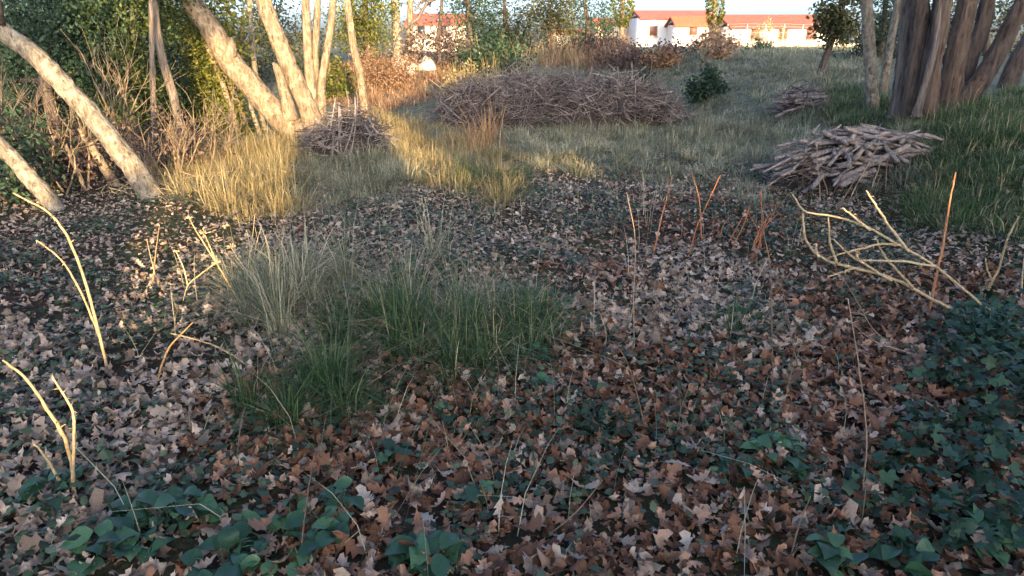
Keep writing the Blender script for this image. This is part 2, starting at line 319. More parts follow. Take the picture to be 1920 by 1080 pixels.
# unseen barn added for its shadow outline, with an eave at u = 1.7 and a roof that climbs to the right
def barn():
    L0, L1 = 8.2, 15.0; base = CAM + SU * 8 - SH * 11.6; base[2] = 0
    t = thing('shade_caster_barn', 'unseen timber barn added behind the camera to shade the clearing', 'barn', base)
    Lm = L0
    def q(u, v, L):
        p = uv(u, v, Lm); r = CAM + SU * u - SH * L; return [r[0], r[1], p[2]]
    rf = MB(); pr = [(1.68, .50), (7.6, 2.55), (13.5, 4.0), (20.0, 4.6), (26., 3.2)]
    V = []; Q = []
    for (u, v) in pr:
        for L in (L0 - .4, L1): V += [q(u, v, L), q(u, v - .16, L)]
    for i in range(len(pr) - 1):
        a, b = 4 * i, 4 * i + 4; Q += [[a, b, b + 2, a + 2], [a + 1, a + 3, b + 3, b + 1], [a, a + 1, b + 1, b], [a + 2, b + 2, b + 3, a + 3]]
    Q += [[0, 2, 3, 1], [4 * len(pr) - 4, 4 * len(pr) - 3, 4 * len(pr) - 1, 4 * len(pr) - 2]]
    rf.add(V, None, Q); rf.build('roof', M['tile_old'], t, smooth=False)
    us = np.array([p[0] for p in pr]); vt = np.array([p[1] for p in pr])
    for u0 in np.arange(2.3, 25.4, .4):
        u1 = u0 + .39; v0 = np.interp(u0, us, vt) - .17; v1 = np.interp(u1, us, vt) - .17
        zb = uv(0, -.34, L0)[2] if 2.4 < u0 < 3.4 else 0.0  # planks stop short here to let sun through onto the right stalks
        w = MB(); V = []
        for L in (L0, L0 + .05):
            for (u, v) in ((u0, v0), (u1, v1)):
                p = q(u, v, L); V += [[p[0], p[1], zb], p]
        w.add(V, None, [[0, 2, 3, 1], [4, 5, 7, 6], [0, 1, 5, 4], [2, 6, 7, 3], [1, 3, 7, 5], [0, 4, 6, 2]]); w.build('plank', M['wood'], t, smooth=False)
    for (u, L) in ((2.5, L1 - .4), (8, L1 - .4), (14, L1 - .4), (20, L1 - .4), (25, L1 - .4)):
        w = MB(); p = CAM + SU * u - SH * L; zt = uv(u, np.interp(u, us, vt) - .17, Lm)[2]; tube(w, [[p[0], p[1], 0], [p[0], p[1], zt]], .11, 8); w.build('post', M['wood'], t)
barn()
def shade_caster_tree():  # unseen tree added; crown clumps sit where they shade the left trunks
    base = CAM + SU * -4.2 - SH * 9.2; base[2] = 0; t = thing('shade_caster_tree', 'unseen leafy tree added behind the camera to shade the left trunks', 'tree', base)
    mb = MB(); cs = [(-1.35, 2.05, .42), (-2.62, .98, .2), (-3.4, 1.7, .5), (-.3, 3.3, .5), (-4.6, 2.6, .8), (-3.0, 3.4, .7), (-1.9, 1.2, .12), (-.75, 1.75, .12)]
    top = uv(-3.8, 3.2, 9.2); tube(mb, [base, (base + top) / 2 + [.1, .1, 0], top], [.16, .12, .05], 8, 8)
    for (u, v, r) in cs: tube(mb, [base + (top - base) * .55, (base + (top - base) * .75 + uv(u, v, 9.2)) / 2 + [0, 0, .1], uv(u, v, 9.2)], [.05, .03, .012], 5, 6)
    mb.build('trunk', M['bark_grey'], t); mb = MB()
    for (u, v, r) in cs: leaves(mb, blob(uv(u, v, 9.2), (r, r, r), 14), .1, int(6000 * r) + 400, .1)
    mb.build('crown', M['ever'], t)

# ------------------------------------------------------------------ trees
def leaves(mb, C, sd, n, size, a0=0., a1=1., tm=None):
    C = np.asarray(C); k = rng.integers(0, len(C), n); P = C[k] + rng.normal(0, 1, (n, 3)) * np.asarray(sd)
    for i, tp in enumerate(tm or DIA):
        s = np.arange(i, n, len(tm or DIA)); scatter(mb, tp, P[s], rots(len(s)), rng.uniform(.6, 1.4, len(s)) * size, rng.uniform(a0, a1, len(s)))
def blob(c, r, n, hollow=.5):
    d = unit(rng.normal(0, 1, (n, 3))); k = rng.uniform(hollow, 1, n)[:, None] ** .6
    k = k * (1 + .22 * np.sin(5 * d[:, :1] + c[0]) * np.sin(4 * d[:, 2:] + c[1]))
    return np.asarray(c) + d * k * np.asarray(r)
def boughs(mb, P0, D0, L, r, depth, n=3, up=.25, tips=None):
    D0 = unit(np.asarray(D0, float)); end = P0 + D0 * L + np.array([0, 0, up * L * .3]); mid = (P0 + end) / 2 + rng.normal(0, .07 * L, 3)
    tube(mb, [P0, mid, end], [r, r * .75, r * .45], 6 if depth > 1 else 4, 5)
    if tips is not None: tips.append(end)
    if depth:
        for i in range(n):
            f = rng.uniform(.35, 1); p = P0 + (end - P0) * f
            boughs(mb, p, D0 + rng.normal(0, .55, 3) + np.array([0, 0, up]), L * rng.uniform(.45, .75), r * .5, depth - 1, n, up, tips)
shade_caster_tree()
def px_line(L, Y): return [pt(x, y, Y + (d[0] if d else 0)) for (x, y, *d) in L]
def trunk(t, line, Y, r, mat, sides=12, name='trunk', rough=.04, a=.5, wob=0.0):
    mb = MB(); P = px_line(line, Y)
    if name == 'trunk': P = [P[0] + np.array([0, 0, -.12])] + P
    tube(mb, P, r, sides, max(10, 5 * len(P)), a, rough, wob); mb.build(name, mat, t); return P
def bough_part(t, P0, D, L, r, depth, mat, n=3, up=.25, tips=None):
    mb = MB(); boughs(mb, np.asarray(P0, float), D, L, r, depth, n, up, tips); return mb.build('bough', mat, t)
def crown_part(t, blobs, nclump, nleaf, size, mat, a0=0., a1=1., sd=.12, name='crown'):
    mb = MB()
    for (c, r) in blobs: leaves(mb, blob(c, r, nclump), sd, nleaf, size, a0, a1)
    return mb.build(name, mat, t)

# leaning trees on the left
b = gp(280, 372); t = thing('leaning_tree', 'pale leaning tree trunk with a lit middle at the left edge', 'tree', b); Y0 = b[1]
P = trunk(t, [(283, 372), (262, 332), (215, 270), (160, 203), (110, 150), (60, 100), (0, 55), (-80, -5)], Y0, [.16, .12, .105, .098, .094, .09, .085, .08], M['bark_pale'], 14, 'trunk', .06)
for k in range(4): bough_part(t, P[-1 - (k % 2)], (-1 + .5 * k, rng.uniform(-.3, .6), 1), 1.6, .06, 2, M['bark_grey'])
b = gp(102, 392); t = thing('leaning_tree', 'thin leaning trunk at the far left, lit near its foot', 'tree', b)
P = trunk(t, [(104, 392), (84, 364), (60, 338), (20, 293), (-40, 235), (-120, 150)], b[1], [.1, .085, .08, .075, .07, .06], M['bark_pale'])
for k in range(2): bough_part(t, P[-1], (-.6 + .5 * k, .3, 1), 1.2, .04, 2, M['bark_grey'])
# the big many-stemmed tree
b = gp(570, 262); Y0 = b[1]; t = thing('multi_stem_tree', 'sunlit many-stemmed tree with a thick trunk leaning left behind the stick heap', 'tree', b)
P = trunk(t, [(568, 262), (545, 240), (510, 205), (470, 160), (432, 115), (400, 62), (352, -5), (300, -80), (240, -190)], Y0, [.32, .24, .2, .185, .18, .17, .155, .14, .11], M['bark_tan'], 14)
for k in range(4): bough_part(t, P[-1 - k % 2], (-.8 + .45 * k, rng.uniform(-.5, .5), 1), 2.2, .08, 2, M['bark_grey'])
trunk(t, [(424, 112), (432, 98), (434, 84), (430, 70)], Y0 - .1, [.12, .09, .06, .035], M['bark_tan'], 8, 'broken_stub', .1)
P = trunk(t, [(592, 248), (578, 205), (560, 165), (538, 115), (517, 65), (497, 10), (480, -60), (465, -150)], Y0 + .1, [.28, .18, .15, .14, .13, .125, .12, .1], M['bark_tan'], 12)
for k in range(3): bough_part(t, P[-1], (-.4 + .45 * k, rng.uniform(-.5, .5), 1), 2.0, .07, 2, M['bark_grey'])
for (ln, r, dy) in (([(588, 236), (583, 165), (577, 95), (573, 0), (570, -110)], [.12, .085, .075, .06, .05], .25), ([(600, 232), (602, 160), (612, 100), (622, 30), (630, -90)], [.12, .07, .06, .055, .04], .4), ([(596, 230), (590, 120), (594, 40), (600, -80)], [.1, .06, .055, .04], .6), ([(545, 225), (535, 180), (520, 130), (512, 118)], [.13, .09, .06, .02], -.1)):
    P = trunk(t, ln, Y0 + dy, r, M['bark_tan'], 8, 'stem')
    if ln[-1][1] < 0:
        for k in range(2): bough_part(t, P[-1], (rng.uniform(-.5, .5), rng.uniform(-.5, .5), 1), 1.4, .035, 2, M['bark_grey'])
mb = MB(); C = [pt(x, y, Y0 + .5) for (x, y) in ((420, 20), (430, 60), (415, 10), (425, 90))]; leaves(mb, C, (.18, .18, .3), 700, .075, .3, 1); mb.build('ivy', M['lime'], t)
b = gp(684, 228); t = thing('slender_tree', 'slender bare trunk standing right behind the stick heap', 'tree', b)
P = trunk(t, [(684, 230), (682, 190), (675, 140), (664, 95), (656, 40), (648, -30), (642, -120)], b[1], [.1, .085, .078, .075, .072, .06, .05], M['bark_tan'], 9)
for k in range(3): bough_part(t, P[-1 - k % 2], (-.5 + .5 * k, .2, 1), 1.4, .035, 2, M['bark_grey'])
# thin ivy-clad trees between
for i, (ln, r, mat, lab) in enumerate((
        ([(473, 284), (462, 235), (440, 180), (420, 140), (404, 105), (385, 50), (370, -40)], .055, 'bark_tan', 'thin curved trunk wrapped in yellow ivy left of the thick trunk'),
        ([(457, 290), (440, 225), (415, 150), (392, 95), (375, 40), (360, -50)], .05, 'bark_tan', 'thin ivy-clad trunk leaning left, second from the thick trunk'),
        ([(505, 272), (490, 215), (478, 130), (472, 60), (468, 10), (466, -60)], .05, 'bark_pale', 'thin pale upright trunk crossing behind the thick leaning trunk'),
        ([(497, 283), (485, 245), (472, 205), (463, 170)], .045, 'bark_pale', 'short pale broken stem under the thick leaning trunk'))):
    b = gp(*ln[0]); b[0] *= 1 + 1.9 / b[1]; b[1] += 1.9; b[2] = float(H(b[0], b[1])); t = thing('thin_tree', lab, 'tree', b, 'thin trees in the left wood edge')
    P = trunk(t, ln, b[1], [r * 1.25, r, r * .9, r * .8, r * .7], M[mat], 7)
    if i < 2:
        mb = MB(); C = np.array([pt(x + rng.normal(-12, 16), y, b[1]) for (x, y) in [(ln[j % len(ln)][0], ln[j % len(ln)][1] * .9) for j in range(14)]])
        leaves(mb, C, .15, 2600, .05, .2, 1); mb.build('ivy', M['lime'], t)
for i, (ln, r, lab) in enumerate((
        ([(291, 300), (288, 200), (285, 100), (283, 0), (280, -80)], .04, 'straight upright trunk inside the dark evergreen at left'),
        ([(345, 292), (338, 240), (325, 180), (300, 90), (285, -20)], .07, 'dark slanting trunk with a lit lower half in the left thicket'),
        ([(218, 348), (196, 315), (175, 280), (150, 240)], .055, 'short lit stem between the two leaning trunks'),
        ([(160, 358), (140, 310), (120, 265)], .03, 'thin bare stem in the shaded left corner, nearer the pale trunk'),
        ([(118, 340), (105, 300), (92, 262)], .02, 'thinnest bare stem in the shaded left corner'))):
    b = gp(*ln[0]); t = thing('thin_tree', lab, 'tree', b, 'thin trees in the left wood edge')
    trunk(t, ln, b[1], [r * 1.2, r, r * .85, r * .7], M['bark_tan' if i == 2 else 'bark_grey'], 7)
# evergreen understorey at the left
def evergreen(name, lab, foot, Y, blobs, n1, n2, size, mat, sd=.13, a0=0., a1=1., tr=.08, bm='bark_dark', grp=None, cat='tree'):
    c = pt(foot[0], foot[1], Y); z = float(H(c[0], Y)); base = np.array([c[0], Y, z]); t = thing(name, lab, cat, base, grp)
    cs = [(pt(x, y, Y + dy), np.array([rx, (rx + rz) / 2.2, rz]) * Y / F) for (x, y, rx, rz, dy) in blobs]
    mb = MB(); top = max(cs, key=lambda q: q[0][2])[0]
    tube(mb, [base - [0, 0, .1], base + (top - base) * [.3, .3, .5], top], [tr, tr * .8, tr * .3], 8, 8); mb.build('trunk', M[bm], t)
    mb = MB()
    for c0, r0 in cs:
        f = base + (top - base) * np.array([.4, .4, .55]); tube(mb, [f, (f + c0) / 2 + rng.normal(0, .1, 3), c0], [tr * .5, tr * .3, tr * .12], 5, 5)
    mb.build('boughs', M[bm], t)
    crown_part(t, cs, int(n1 * 1.5), int(n2 * 2.3), size * .66, M[mat], a0, a1, sd * .95)
    return t
LG = 'evergreens in the left thicket'
evergreen('evergreen_tree', 'dark evergreen with sunlit yellow-green top in the upper left', (255, 300), 10.2, [(235, 35, 75, 60, 0), (265, -40, 90, 60, .3), (215, 120, 70, 60, .2), (255, 190, 60, 55, .2), (190, 190, 60, 50, .6)], 26, 1900, .085, 'ever', .16, .1, 1, .12, grp=LG)
evergreen('evergreen_tree', 'dull dark evergreen bush behind the pale leaning trunk', (120, 320), 9.6, [(110, 60, 80, 60, 0), (60, 10, 90, 70, .4), (150, 130, 70, 60, .5), (40, 140, 80, 60, .8), (100, 220, 80, 50, 1.2), (20, 240, 70, 55, .9)], 24, 1500, .08, 'grn', .16, 0, .8, .1, grp=LG)
evergreen('evergreen_tree', 'bright yellow-green leafy tree above the ivy-clad thin trunks', (400, 280), 12.5, [(395, 170, 34, 60, 0), (405, 120, 45, 50, .3), (375, 60, 50, 50, .5), (330, 20, 55, 45, .7), (420, 230, 28, 32, 0)], 18, 1100, .085, 'lime', .14, .1, 1, .07, grp=LG)
evergreen('evergreen_tree', 'shaded green thicket between the leaning trunk and the thin trees', (330, 250), 13.5, [(320, 150, 60, 55, 0), (350, 210, 55, 45, .4), (300, 220, 50, 45, .2), (390, 235, 40, 35, .5), (250, 255, 60, 40, .4)], 22, 1100, .09, 'grn', .18, 0, .75, .08, grp=LG)
for i, (x, Y0, top, lab) in enumerate(((30, 15, 30, 'far dark evergreen closing the wood at the left frame edge'), (170, 16.5, 10, 'far dark evergreen closing the wood behind the pale trunk'), (320, 18, 40, 'far dark evergreen filling the gap left of the thick trunk'), (455, 19, 20, 'far dark evergreen behind the pale upright trunk'), (545, 21, 60, 'far dusky evergreen seen between the stems of the thick tree'))):
    evergreen('evergreen_tree', lab, (x, 150), Y0, [(x, top + 40, 85, 70, 0), (x - 40, top + 130, 85, 60, .6), (x + 40, top + 150, 80, 60, .3), (x, top + 10, 70, 50, .2)], 22, 700, .13, 'grn' if i < 3 else 'olive', .26, 0, .8, .1, grp=LG)
def bare_shrub(lab, pxy, hpx, n, mat='bark_tan', dY=0.):
    b = gp(*pxy); b[1] += dY; b[0] *= 1 + dY / max(b[1] - dY, 1); b[2] = float(H(b[0], b[1])); t = thing('bare_shrub', lab, 'shrub', b, 'bare shrubs in the left thicket'); L = hpx * b[1] / F
    for k in range(n):
        mb = MB(); boughs(mb, b + rng.normal(0, .12, 3) * [1, 1, 0] - [0, 0, .05], (rng.normal(0, .35), rng.normal(0, .3), 1), L * rng.uniform(.35, .6), rng.uniform(.009, .017), 2, 4, .3); mb.build('stem', M[mat], t)
bare_shrub('bare twiggy shrub between the two leaning trunks', (130, 362), 230, 6)
bare_shrub('bare twiggy shrub right of the pale leaning trunk', (335, 338), 190, 6)
bare_shrub('bare twiggy shrub under the ivy-clad thin trunks', (420, 312), 150, 5)
bare_shrub('bare twiggy shrub at the left frame edge', (15, 372), 260, 6, 'bark_grey', .3)
bare_shrub('tall bare shrub behind the pale leaning trunk', (215, 352), 300, 6, 'bark_tan', .8)
bare_shrub('small bare shrub at the foot of the dark slanting trunk', (290, 345), 110, 5)
# trees further back, middle
evergreen('evergreen_tree', 'bright lime-green leafy tree left of the pair of bare trunks', (690, 110), 21, [(690, 20, 40, 45, 0), (700, 60, 35, 40, .3), (680, -40, 45, 45, .3), (650, 55, 25, 40, .4)], 22, 800, .12, 'lime', .22, .1, 1, .1, grp='trees across the back of the clearing')
def baretree(lab, ln, r, Y, mat, n=5, L=1.6, depth=3, name='bare_tree', grp='trees across the back of the clearing'):
    c = pt(ln[0][0], ln[0][1], Y); z = float(H(c[0], Y)); base = np.array([c[0], Y, z]); t = thing(name, lab, 'tree', base, grp)
    mb = MB(); P = [base - [0, 0, .1]] + px_line(ln, Y); tube(mb, P, np.linspace(r, r * .5, 5), 9, 16, .5, .04); mb.build('trunk', M[mat], t)
    mb = MB()
    for k in range(n): boughs(mb, np.array(P[-1 - k % 3]), (rng.uniform(-1, 1), rng.uniform(-1, 1), rng.uniform(.2, 1)), L, r * .35, depth, 3, .2)
    mb.build('boughs', M['bark_grey'], t); return t
baretree('left trunk of the pale pair rising from the dry weeds', [(747, 112), (744, 60), (740, 0), (737, -60)], .2, 22, 'bark_pale')
baretree('right greyer trunk of the pair rising from the dry weeds', [(763, 115), (768, 60), (770, 0), (775, -60)], .15, 22.4, 'bark_tan')
baretree('thin dark bare trunk against the sky left of the green trees', [(822, 68), (826, 40), (829, 0), (832, -50)], .1, 27, 'bark_dark', 6, 1.3)
BG = 'trees across the back of the clearing'
evergreen('evergreen_tree', 'leafy blue-green tree on the left of the central group', (885, 105), 27, [(885, 15, 50, 50, 0), (905, 60, 45, 35, .4), (870, -50, 55, 50, .5), (930, 85, 40, 26, .6)], 24, 700, .15, 'grn', .28, .1, 1, .14, grp=BG)
evergreen('evergreen_tree', 'olive-brown rounded tree in the middle of the central group', (950, 105), 28, [(952, 45, 40, 35, 0), (945, -10, 45, 40, .3), (960, 85, 45, 22, .4)], 24, 700, .14, 'olive', .26, 0, 1, .14, grp=BG)
evergreen('evergreen_tree', 'brownish ivy-hung tree with a lit pale trunk below', (1040, 100), 26, [(1020, 40, 38, 30, .3), (1048, 50, 34, 32, .3), (1030, 10, 32, 30, .4)], 22, 700, .13, 'olive', .24, 0, 1, .16, 'bark_tan', grp=BG)
evergreen('evergreen_tree', 'dusty green tree right of the ivy-hung tree', (1105, 95), 30, [(1100, 25, 48, 42, 0), (1110, 65, 40, 28, .3), (1090, -30, 50, 40, .3)], 24, 700, .15, 'grn', .28, .1, 1, .14, grp=BG)
def cypress(lab, x0, y0, x1, w, ytop, ybot, Y, mat='lime'):
    c = pt(x0, y0, Y); base = np.array([c[0], Y, float(H(c[0], Y))]); t = thing('cypress_tree', lab, 'tree', base, BG)
    top = pt(x1, ytop, Y); mb = MB(); tube(mb, [base - [0, 0, .1], c, top], [.16, .14, .04], 8, 10); mb.build('trunk', M['bark_tan'], t)
    mb = MB(); n = 5200; f = rng.random(n); lo = pt(x0 + (x1 - x0) * .12, ybot, Y); C = lo + (top - lo) * f[:, None]; th = rng.uniform(0, 2 * np.pi, n)
    rr = w * Y / F * (np.minimum(1, f * 6 + .35) * (1 - .6 * f ** 2)) * rng.uniform(.75, 1.05, n)
    P = C + np.stack([rr * np.cos(th), rr * np.sin(th), np.zeros(n)], -1); scatter(mb, DIA[0], P, rots(n), rng.uniform(.1, .2, n), rng.random(n)); mb.build('crown', M[mat], t)
cypress('clipped-looking cypress with a bare foot left of the white house', 1166, 72, 1174, 21, -330, 50, 38, 'lime')
cypress('tilted cypress standing in front of the white house gable', 1338, 75, 1352, 16, -330, 66, 38, 'lime')
# thin leaning ivy-topped tree before the long house
b = gp(1538, 138); t = thing('thin_tree', 'thin dark leaning tree with ivy crown before the long house', 'tree', b, BG)
P = trunk(t, [(1538, 138), (1548, 110), (1560, 75), (1572, 40), (1585, -20), (1592, -90)], b[1], [.09, .08, .07, .07, .06], M['bark_dark'], 7)
crown_part(t, [(pt(1580, 25, b[1]), np.array([.5, .5, .6]) * 1.0), (pt(1592, -40, b[1]), np.array([.6, .5, .7])), (pt(1565, 55, b[1]), np.array([.3, .3, .25]))], 22, 1100, .09, M['olive'], .1, 1, .13, 'ivy')
# right-hand group of trees on the bank
RG = 'trees on the right bank'
for (ln, r, lab) in (([(1637, 206), (1634, 150), (1630, 90), (1625, 0), (1621, -120)], .085, 'left slim pale trunk beside the dark trunks on the right'), ([(1656, 178), (1662, 130), (1670, 80), (1684, 0), (1698, -110)], .062, 'right slim pale trunk touching the dark trunks on the right')):
    b = gp(*ln[0]); t = thing('slim_tree', lab, 'tree', b, RG); P = trunk(t, ln, b[1], [r * 1.15, r, r * .95, r * .85], M['bark_pale'], 9)
    for k in range(3): bough_part(t, P[-1], (-.5 + .5 * k, .3, 1), 1.4, .03, 2, M['bark_grey'])
b = gp(1728, 222); Y0 = b[1]; t = thing('multi_stem_tree', 'dark many-stemmed tree with ridged bark on the right bank', 'tree', b, RG)
for (ln, r, dy, m) in (([(1705, 218), (1712, 150), (1722, 80), (1728, 0), (1733, -110)], [.19, .125, .11, .1, .085], 0, 'bark_dark'), ([(1735, 224), (1742, 150), (1756, 70), (1770, -10), (1788, -120)], [.19, .13, .112, .105, .085], -.15, 'bark_dark'), ([(1685, 205), (1693, 130), (1700, 60), (1706, -20), (1712, -110)], [.14, .1, .09, .085, .07], .25, 'bark_grey'), ([(1722, 200), (1745, 120), (1757, 60), (1762, -50)], [.07, .04, .036, .03], -.32, 'bark_grey')):
    P = trunk(t, ln, Y0 + dy, r, M[m], 14, 'trunk', .07)
    for k in range(2): bough_part(t, P[-1], (rng.uniform(-.6, .6), .1, 1), 1.8, .06, 2, M['bark_grey'])
b = gp(1790, 200); Y0 = b[1]; t = thing('multi_stem_tree', 'dark tree forking into a right-leaning trunk near the right edge', 'tree', b, RG)
for (ln, r, dy) in (([(1775, 205), (1785, 140), (1800, 70), (1815, 0), (1830, -110)], [.24, .16, .13, .12, .1], 0), ([(1790, 200), (1835, 155), (1870, 100), (1900, 40), (1935, -30), (1970, -110)], [.24, .15, .12, .11, .1, .09], .1), ([(1800, 190), (1815, 120), (1845, 40), (1860, -60)], [.16, .11, .1, .08], .4)):
    P = trunk(t, ln, Y0 + dy, r, M['bark_dark'], 14, 'trunk', .07)
    for k in range(2): bough_part(t, P[-1], (rng.uniform(-.6, .6), .1, 1), 1.8, .06, 2, M['bark_grey'])
b = gp(1895, 170); t = thing('leaning_tree', 'second dark trunk leaning out of the right frame edge', 'tree', b, RG)
trunk(t, [(1885, 172), (1905, 120), (1940, 60), (1990, -30)], b[1] + .6, [.22, .16, .15, .12], M['bark_dark'], 12)
evergreen('evergreen_tree', 'dark shaded foliage behind the slim pale trunks', (1650, 110), 19, [(1660, 40, 45, 40, 0), (1640, 90, 40, 30, .3), (1700, 60, 45, 50, .5), (1660, -30, 60, 40, .4)], 22, 800, .11, 'grn', .22, 0, .7, .1, grp=RG)
evergreen('evergreen_tree', 'greyish foliage behind the dark trunks at the right edge', (1850, 100), 21, [(1840, 20, 60, 45, 0), (1900, 60, 50, 45, .4), (1780, 40, 40, 50, .4)], 18, 700, .12, 'olive', .24, 0, .9, .1, grp=RG)

# ------------------------------------------------------------------ houses and fence at the back
def quadbox(mb, px0, px1, py0, py1, Y, depth):   # a block whose front face fills that rectangle at distance Y
    a = pt(px0, py1, Y); b2 = pt(px1, py0, Y); box(mb, (a[0], Y, a[2]), (b2[0], Y + depth, b2[2]))
def window(t, x, y, w, h, Y, mat='glass'):
    c = pt(x, y, Y); mb = MB(); box(mb, (c[0] - w / 2, Y - .06, c[2] - h / 2), (c[0] + w / 2, Y + .02, c[2] + h / 2)); f = mb.build('window', M['conc'], t, smooth=False)
    mb = MB(); box(mb, (c[0] - w / 2 + .08, Y - .09, c[2] - h / 2 + .08), (c[0] + w / 2 - .08, Y - .065, c[2] + h / 2 - .08)); mb.build('pane', M[mat], f, smooth=False)
    mb = MB(); box(mb, (c[0] - w / 2 - .08, Y - .18, c[2] - h / 2 - .08), (c[0] + w / 2 + .08, Y - .003, c[2] - h / 2 - .003)); mb.build('sill', M['conc'], f, smooth=False)
def hslope(mb, x0, x1, xr0, xr1, y0, z0, y1, z1, th=.18):   # roof: eave at y0,z0, ridge at y1,z1, mirrored behind
    V = [[x0, y0, z0], [x1, y0, z0], [xr1, y1, z1], [xr0, y1, z1], [x1, 2 * y1 - y0, z0], [x0, 2 * y1 - y0, z0]]
    V += [[a, b2, c - th] for a, b2, c in V]
    mb.add(V, None, [[0, 1, 2, 3], [3, 2, 4, 5], [6, 9, 8, 7], [9, 11, 10, 8], [0, 6, 7, 1], [5, 4, 10, 11]], .5)
    mb.add([V[i] for i in (0, 3, 5, 6, 9, 11, 1, 2, 4, 7, 8, 10)], None, [[0, 1, 4, 3], [1, 2, 5, 4], [6, 9, 10, 7], [7, 10, 11, 8]])
def tiles(t, x0, x1, y0, z0, y1, z1, nrow, mat, th=.05):     # courses of tiles across the slope that faces us
    dz = (z1 - z0) / nrow; dy = (y1 - y0) / nrow
    for i in range(nrow):
        mb = MB(); ya, za = y0 + dy * i, z0 + dz * i + .02; yb, zb = ya + dy * 1.02, za + dz * 1.02 - .0
        mb.add([[x0, ya, za + th], [x1, ya, za + th], [x1, yb, zb + .012], [x0, yb, zb + .012], [x0, ya, za], [x1, ya, za]], None, [[0, 1, 2, 3], [4, 5, 1, 0]]); mb.build('tile_course', mat, t, smooth=False)
def house(lab, x0, x1, ye, yr, yb, Y, depth, wall, tile, xr0=None, xr1=None, wins=()):
    a = pt(x0, ye, Y); b2 = pt(x1, ye, Y); zb = min(float(H(a[0], Y)), pt(x0, yb, Y)[2]) - .2; Yr = Y + depth / 2
    r0 = pt(xr0 or x0, yr, Yr); r1 = pt(xr1 or x1, yr, Yr)
    t = thing('house', lab, 'house', (float((a[0] + b2[0]) / 2), Y, zb)); mb = MB()
    V = [[a[0], Y, zb], [b2[0], Y, zb], [b2[0], Y, a[2]], [a[0], Y, a[2]], [a[0], Y + depth, zb], [b2[0], Y + depth, zb], [b2[0], Y + depth, a[2]], [a[0], Y + depth, a[2]], [a[0], Yr, r0[2] - .2], [b2[0], Yr, r1[2] - .2]]
    mb.add(V, [[3, 7, 8], [2, 9, 6]], [[0, 1, 2, 3], [5, 4, 7, 6], [4, 0, 3, 7], [1, 5, 6, 2]]); mb.build('wall', M[wall], t, smooth=False)
    mb = MB(); o = .25; hslope(mb, a[0] - o, b2[0] + o, a[0] - o, b2[0] + o, Y - .35, a[2] - .02, Yr, r0[2]); rf = mb.build('roof', M[tile], t, smooth=False)
    tiles(rf, a[0] - o, b2[0] + o, Y - .35, a[2] - .02, Yr, r0[2], 9, M[tile])
    for (wx, wy, w, h, m) in wins: window(t, wx, wy, w, h, Y, m)
    return t
house('white house with a pink-red tiled roof behind the dark hedge', 1203, 1340, 33, 20, 84, 75.5, 8, 'white', 'tile_red', wins=((1225, 58, .9, 1.1, 'shutter'),))
house('lower wing with an orange tiled roof beside the white house', 1268, 1345, 47, 31, 84, 71, 4, 'white', 'tile_orange', wins=((1300, 57, .9, 1.0, 'shutter'),))
house('small brownish-roofed house half hidden left of the white house', 1120, 1199, 45, 34, 84, 84, 8, 'cream', 'tile_old')
house('long low white house with a faded red roof and shutters', 1372, 1575, 50, 28, 90, 68, 8, 'white', 'tile_old', wins=((1416, 64, .95, 1.1, 'shutter'), (1468, 64, .95, 1.1, 'shutter'), (1521, 64, 1.1, 1.15, 'shutter')))
house('pale peach house seen between the bare trunks', 762, 868, 44, 26, 84, 80, 9, 'cream', 'tile_old', wins=((790, 58, 1, 1.2, 'glass'), (830, 58, 1, 1.2, 'glass')))
house('far pale house showing beside the ivy-hung tree', 1040, 1092, 62, 54, 84, 95, 8, 'white', 'tile_red')
# fence in front of the long house
Yf = 44.0; xs = np.linspace(pt(1362, 80, Yf)[0], pt(1640, 80, Yf)[0], 9)
t = thing('wire_fence', 'low concrete kerb and wire fence with posts before the long house', 'fence', (float(xs.mean()), Yf, float(H(xs.mean(), Yf))))
for x in xs:
    z = float(H(x, Yf)); mb = MB(); tube(mb, [[x, Yf, z - .1], [x + rng.normal(0, .02), Yf, z + 1.3]], .03, 6, 2); mb.build('post', M['conc'], t)
mb = MB(); box(mb, (xs[0], Yf - .08, float(H(xs.mean(), Yf)) - .2), (xs[-1], Yf + .08, float(H(xs.mean(), Yf)) + .22)); mb.build('kerb', M['conc'], t, smooth=False)
for h in (.45, .8, 1.15, 1.3):
    mb = MB(); tube(mb, [[x, Yf - .05, float(H(x, Yf)) + h] for x in xs], .005, 4, 22); mb.build('wire', M['metal'], t)

# ------------------------------------------------------------------ grass
def blades(mb, P, h, w, lean=.35, a=None, seg=2, th=None):
    n = len(P); h = np.broadcast_to(h, (n,)); w = np.broadcast_to(w, (n,)); a = rng.random(n) if a is None else a
    th = rng.uniform(0, 2 * np.pi, n) if th is None else th + rng.normal(0, .5, n); ld = np.stack([np.cos(th), np.sin(th), np.zeros(n)], -1); le = np.abs(rng.normal(0, lean, n)) + .05
    le = np.where(rng.random(n) < .22, rng.uniform(1.3, 2.2, n), le)
    ph = th + np.pi / 2 + rng.normal(0, .6, n); wd_ = np.stack([np.cos(ph), np.sin(ph), np.zeros(n)], -1)
    fr = [0, .55, 1] if seg == 2 else [0, .35, .7, 1]; V = []
    for i, f in enumerate(fr):
        c = P + ld * (h * le * f ** 2)[:, None] + np.array([0, 0, 1]) * (h * f * (1 - .35 * le * f))[:, None]
        if i < len(fr) - 1:
            ww = wd_ * (w * (1 - .55 * f) / 2)[:, None]; V += [c - ww, c + ww]
        else: V += [c]
    m = len(V); W = np.stack(V, 1).reshape(-1, 3); o = (np.arange(n) * m)[:, None]
    Q = np.concatenate([o + np.array([[2 * i, 2 * i + 1, 2 * i + 3, 2 * i + 2]]) for i in range(len(fr) - 2)]); T = o + np.array([[m - 3, m - 2, m - 1]])
    mb.add(W, T, Q, np.repeat(a, m))
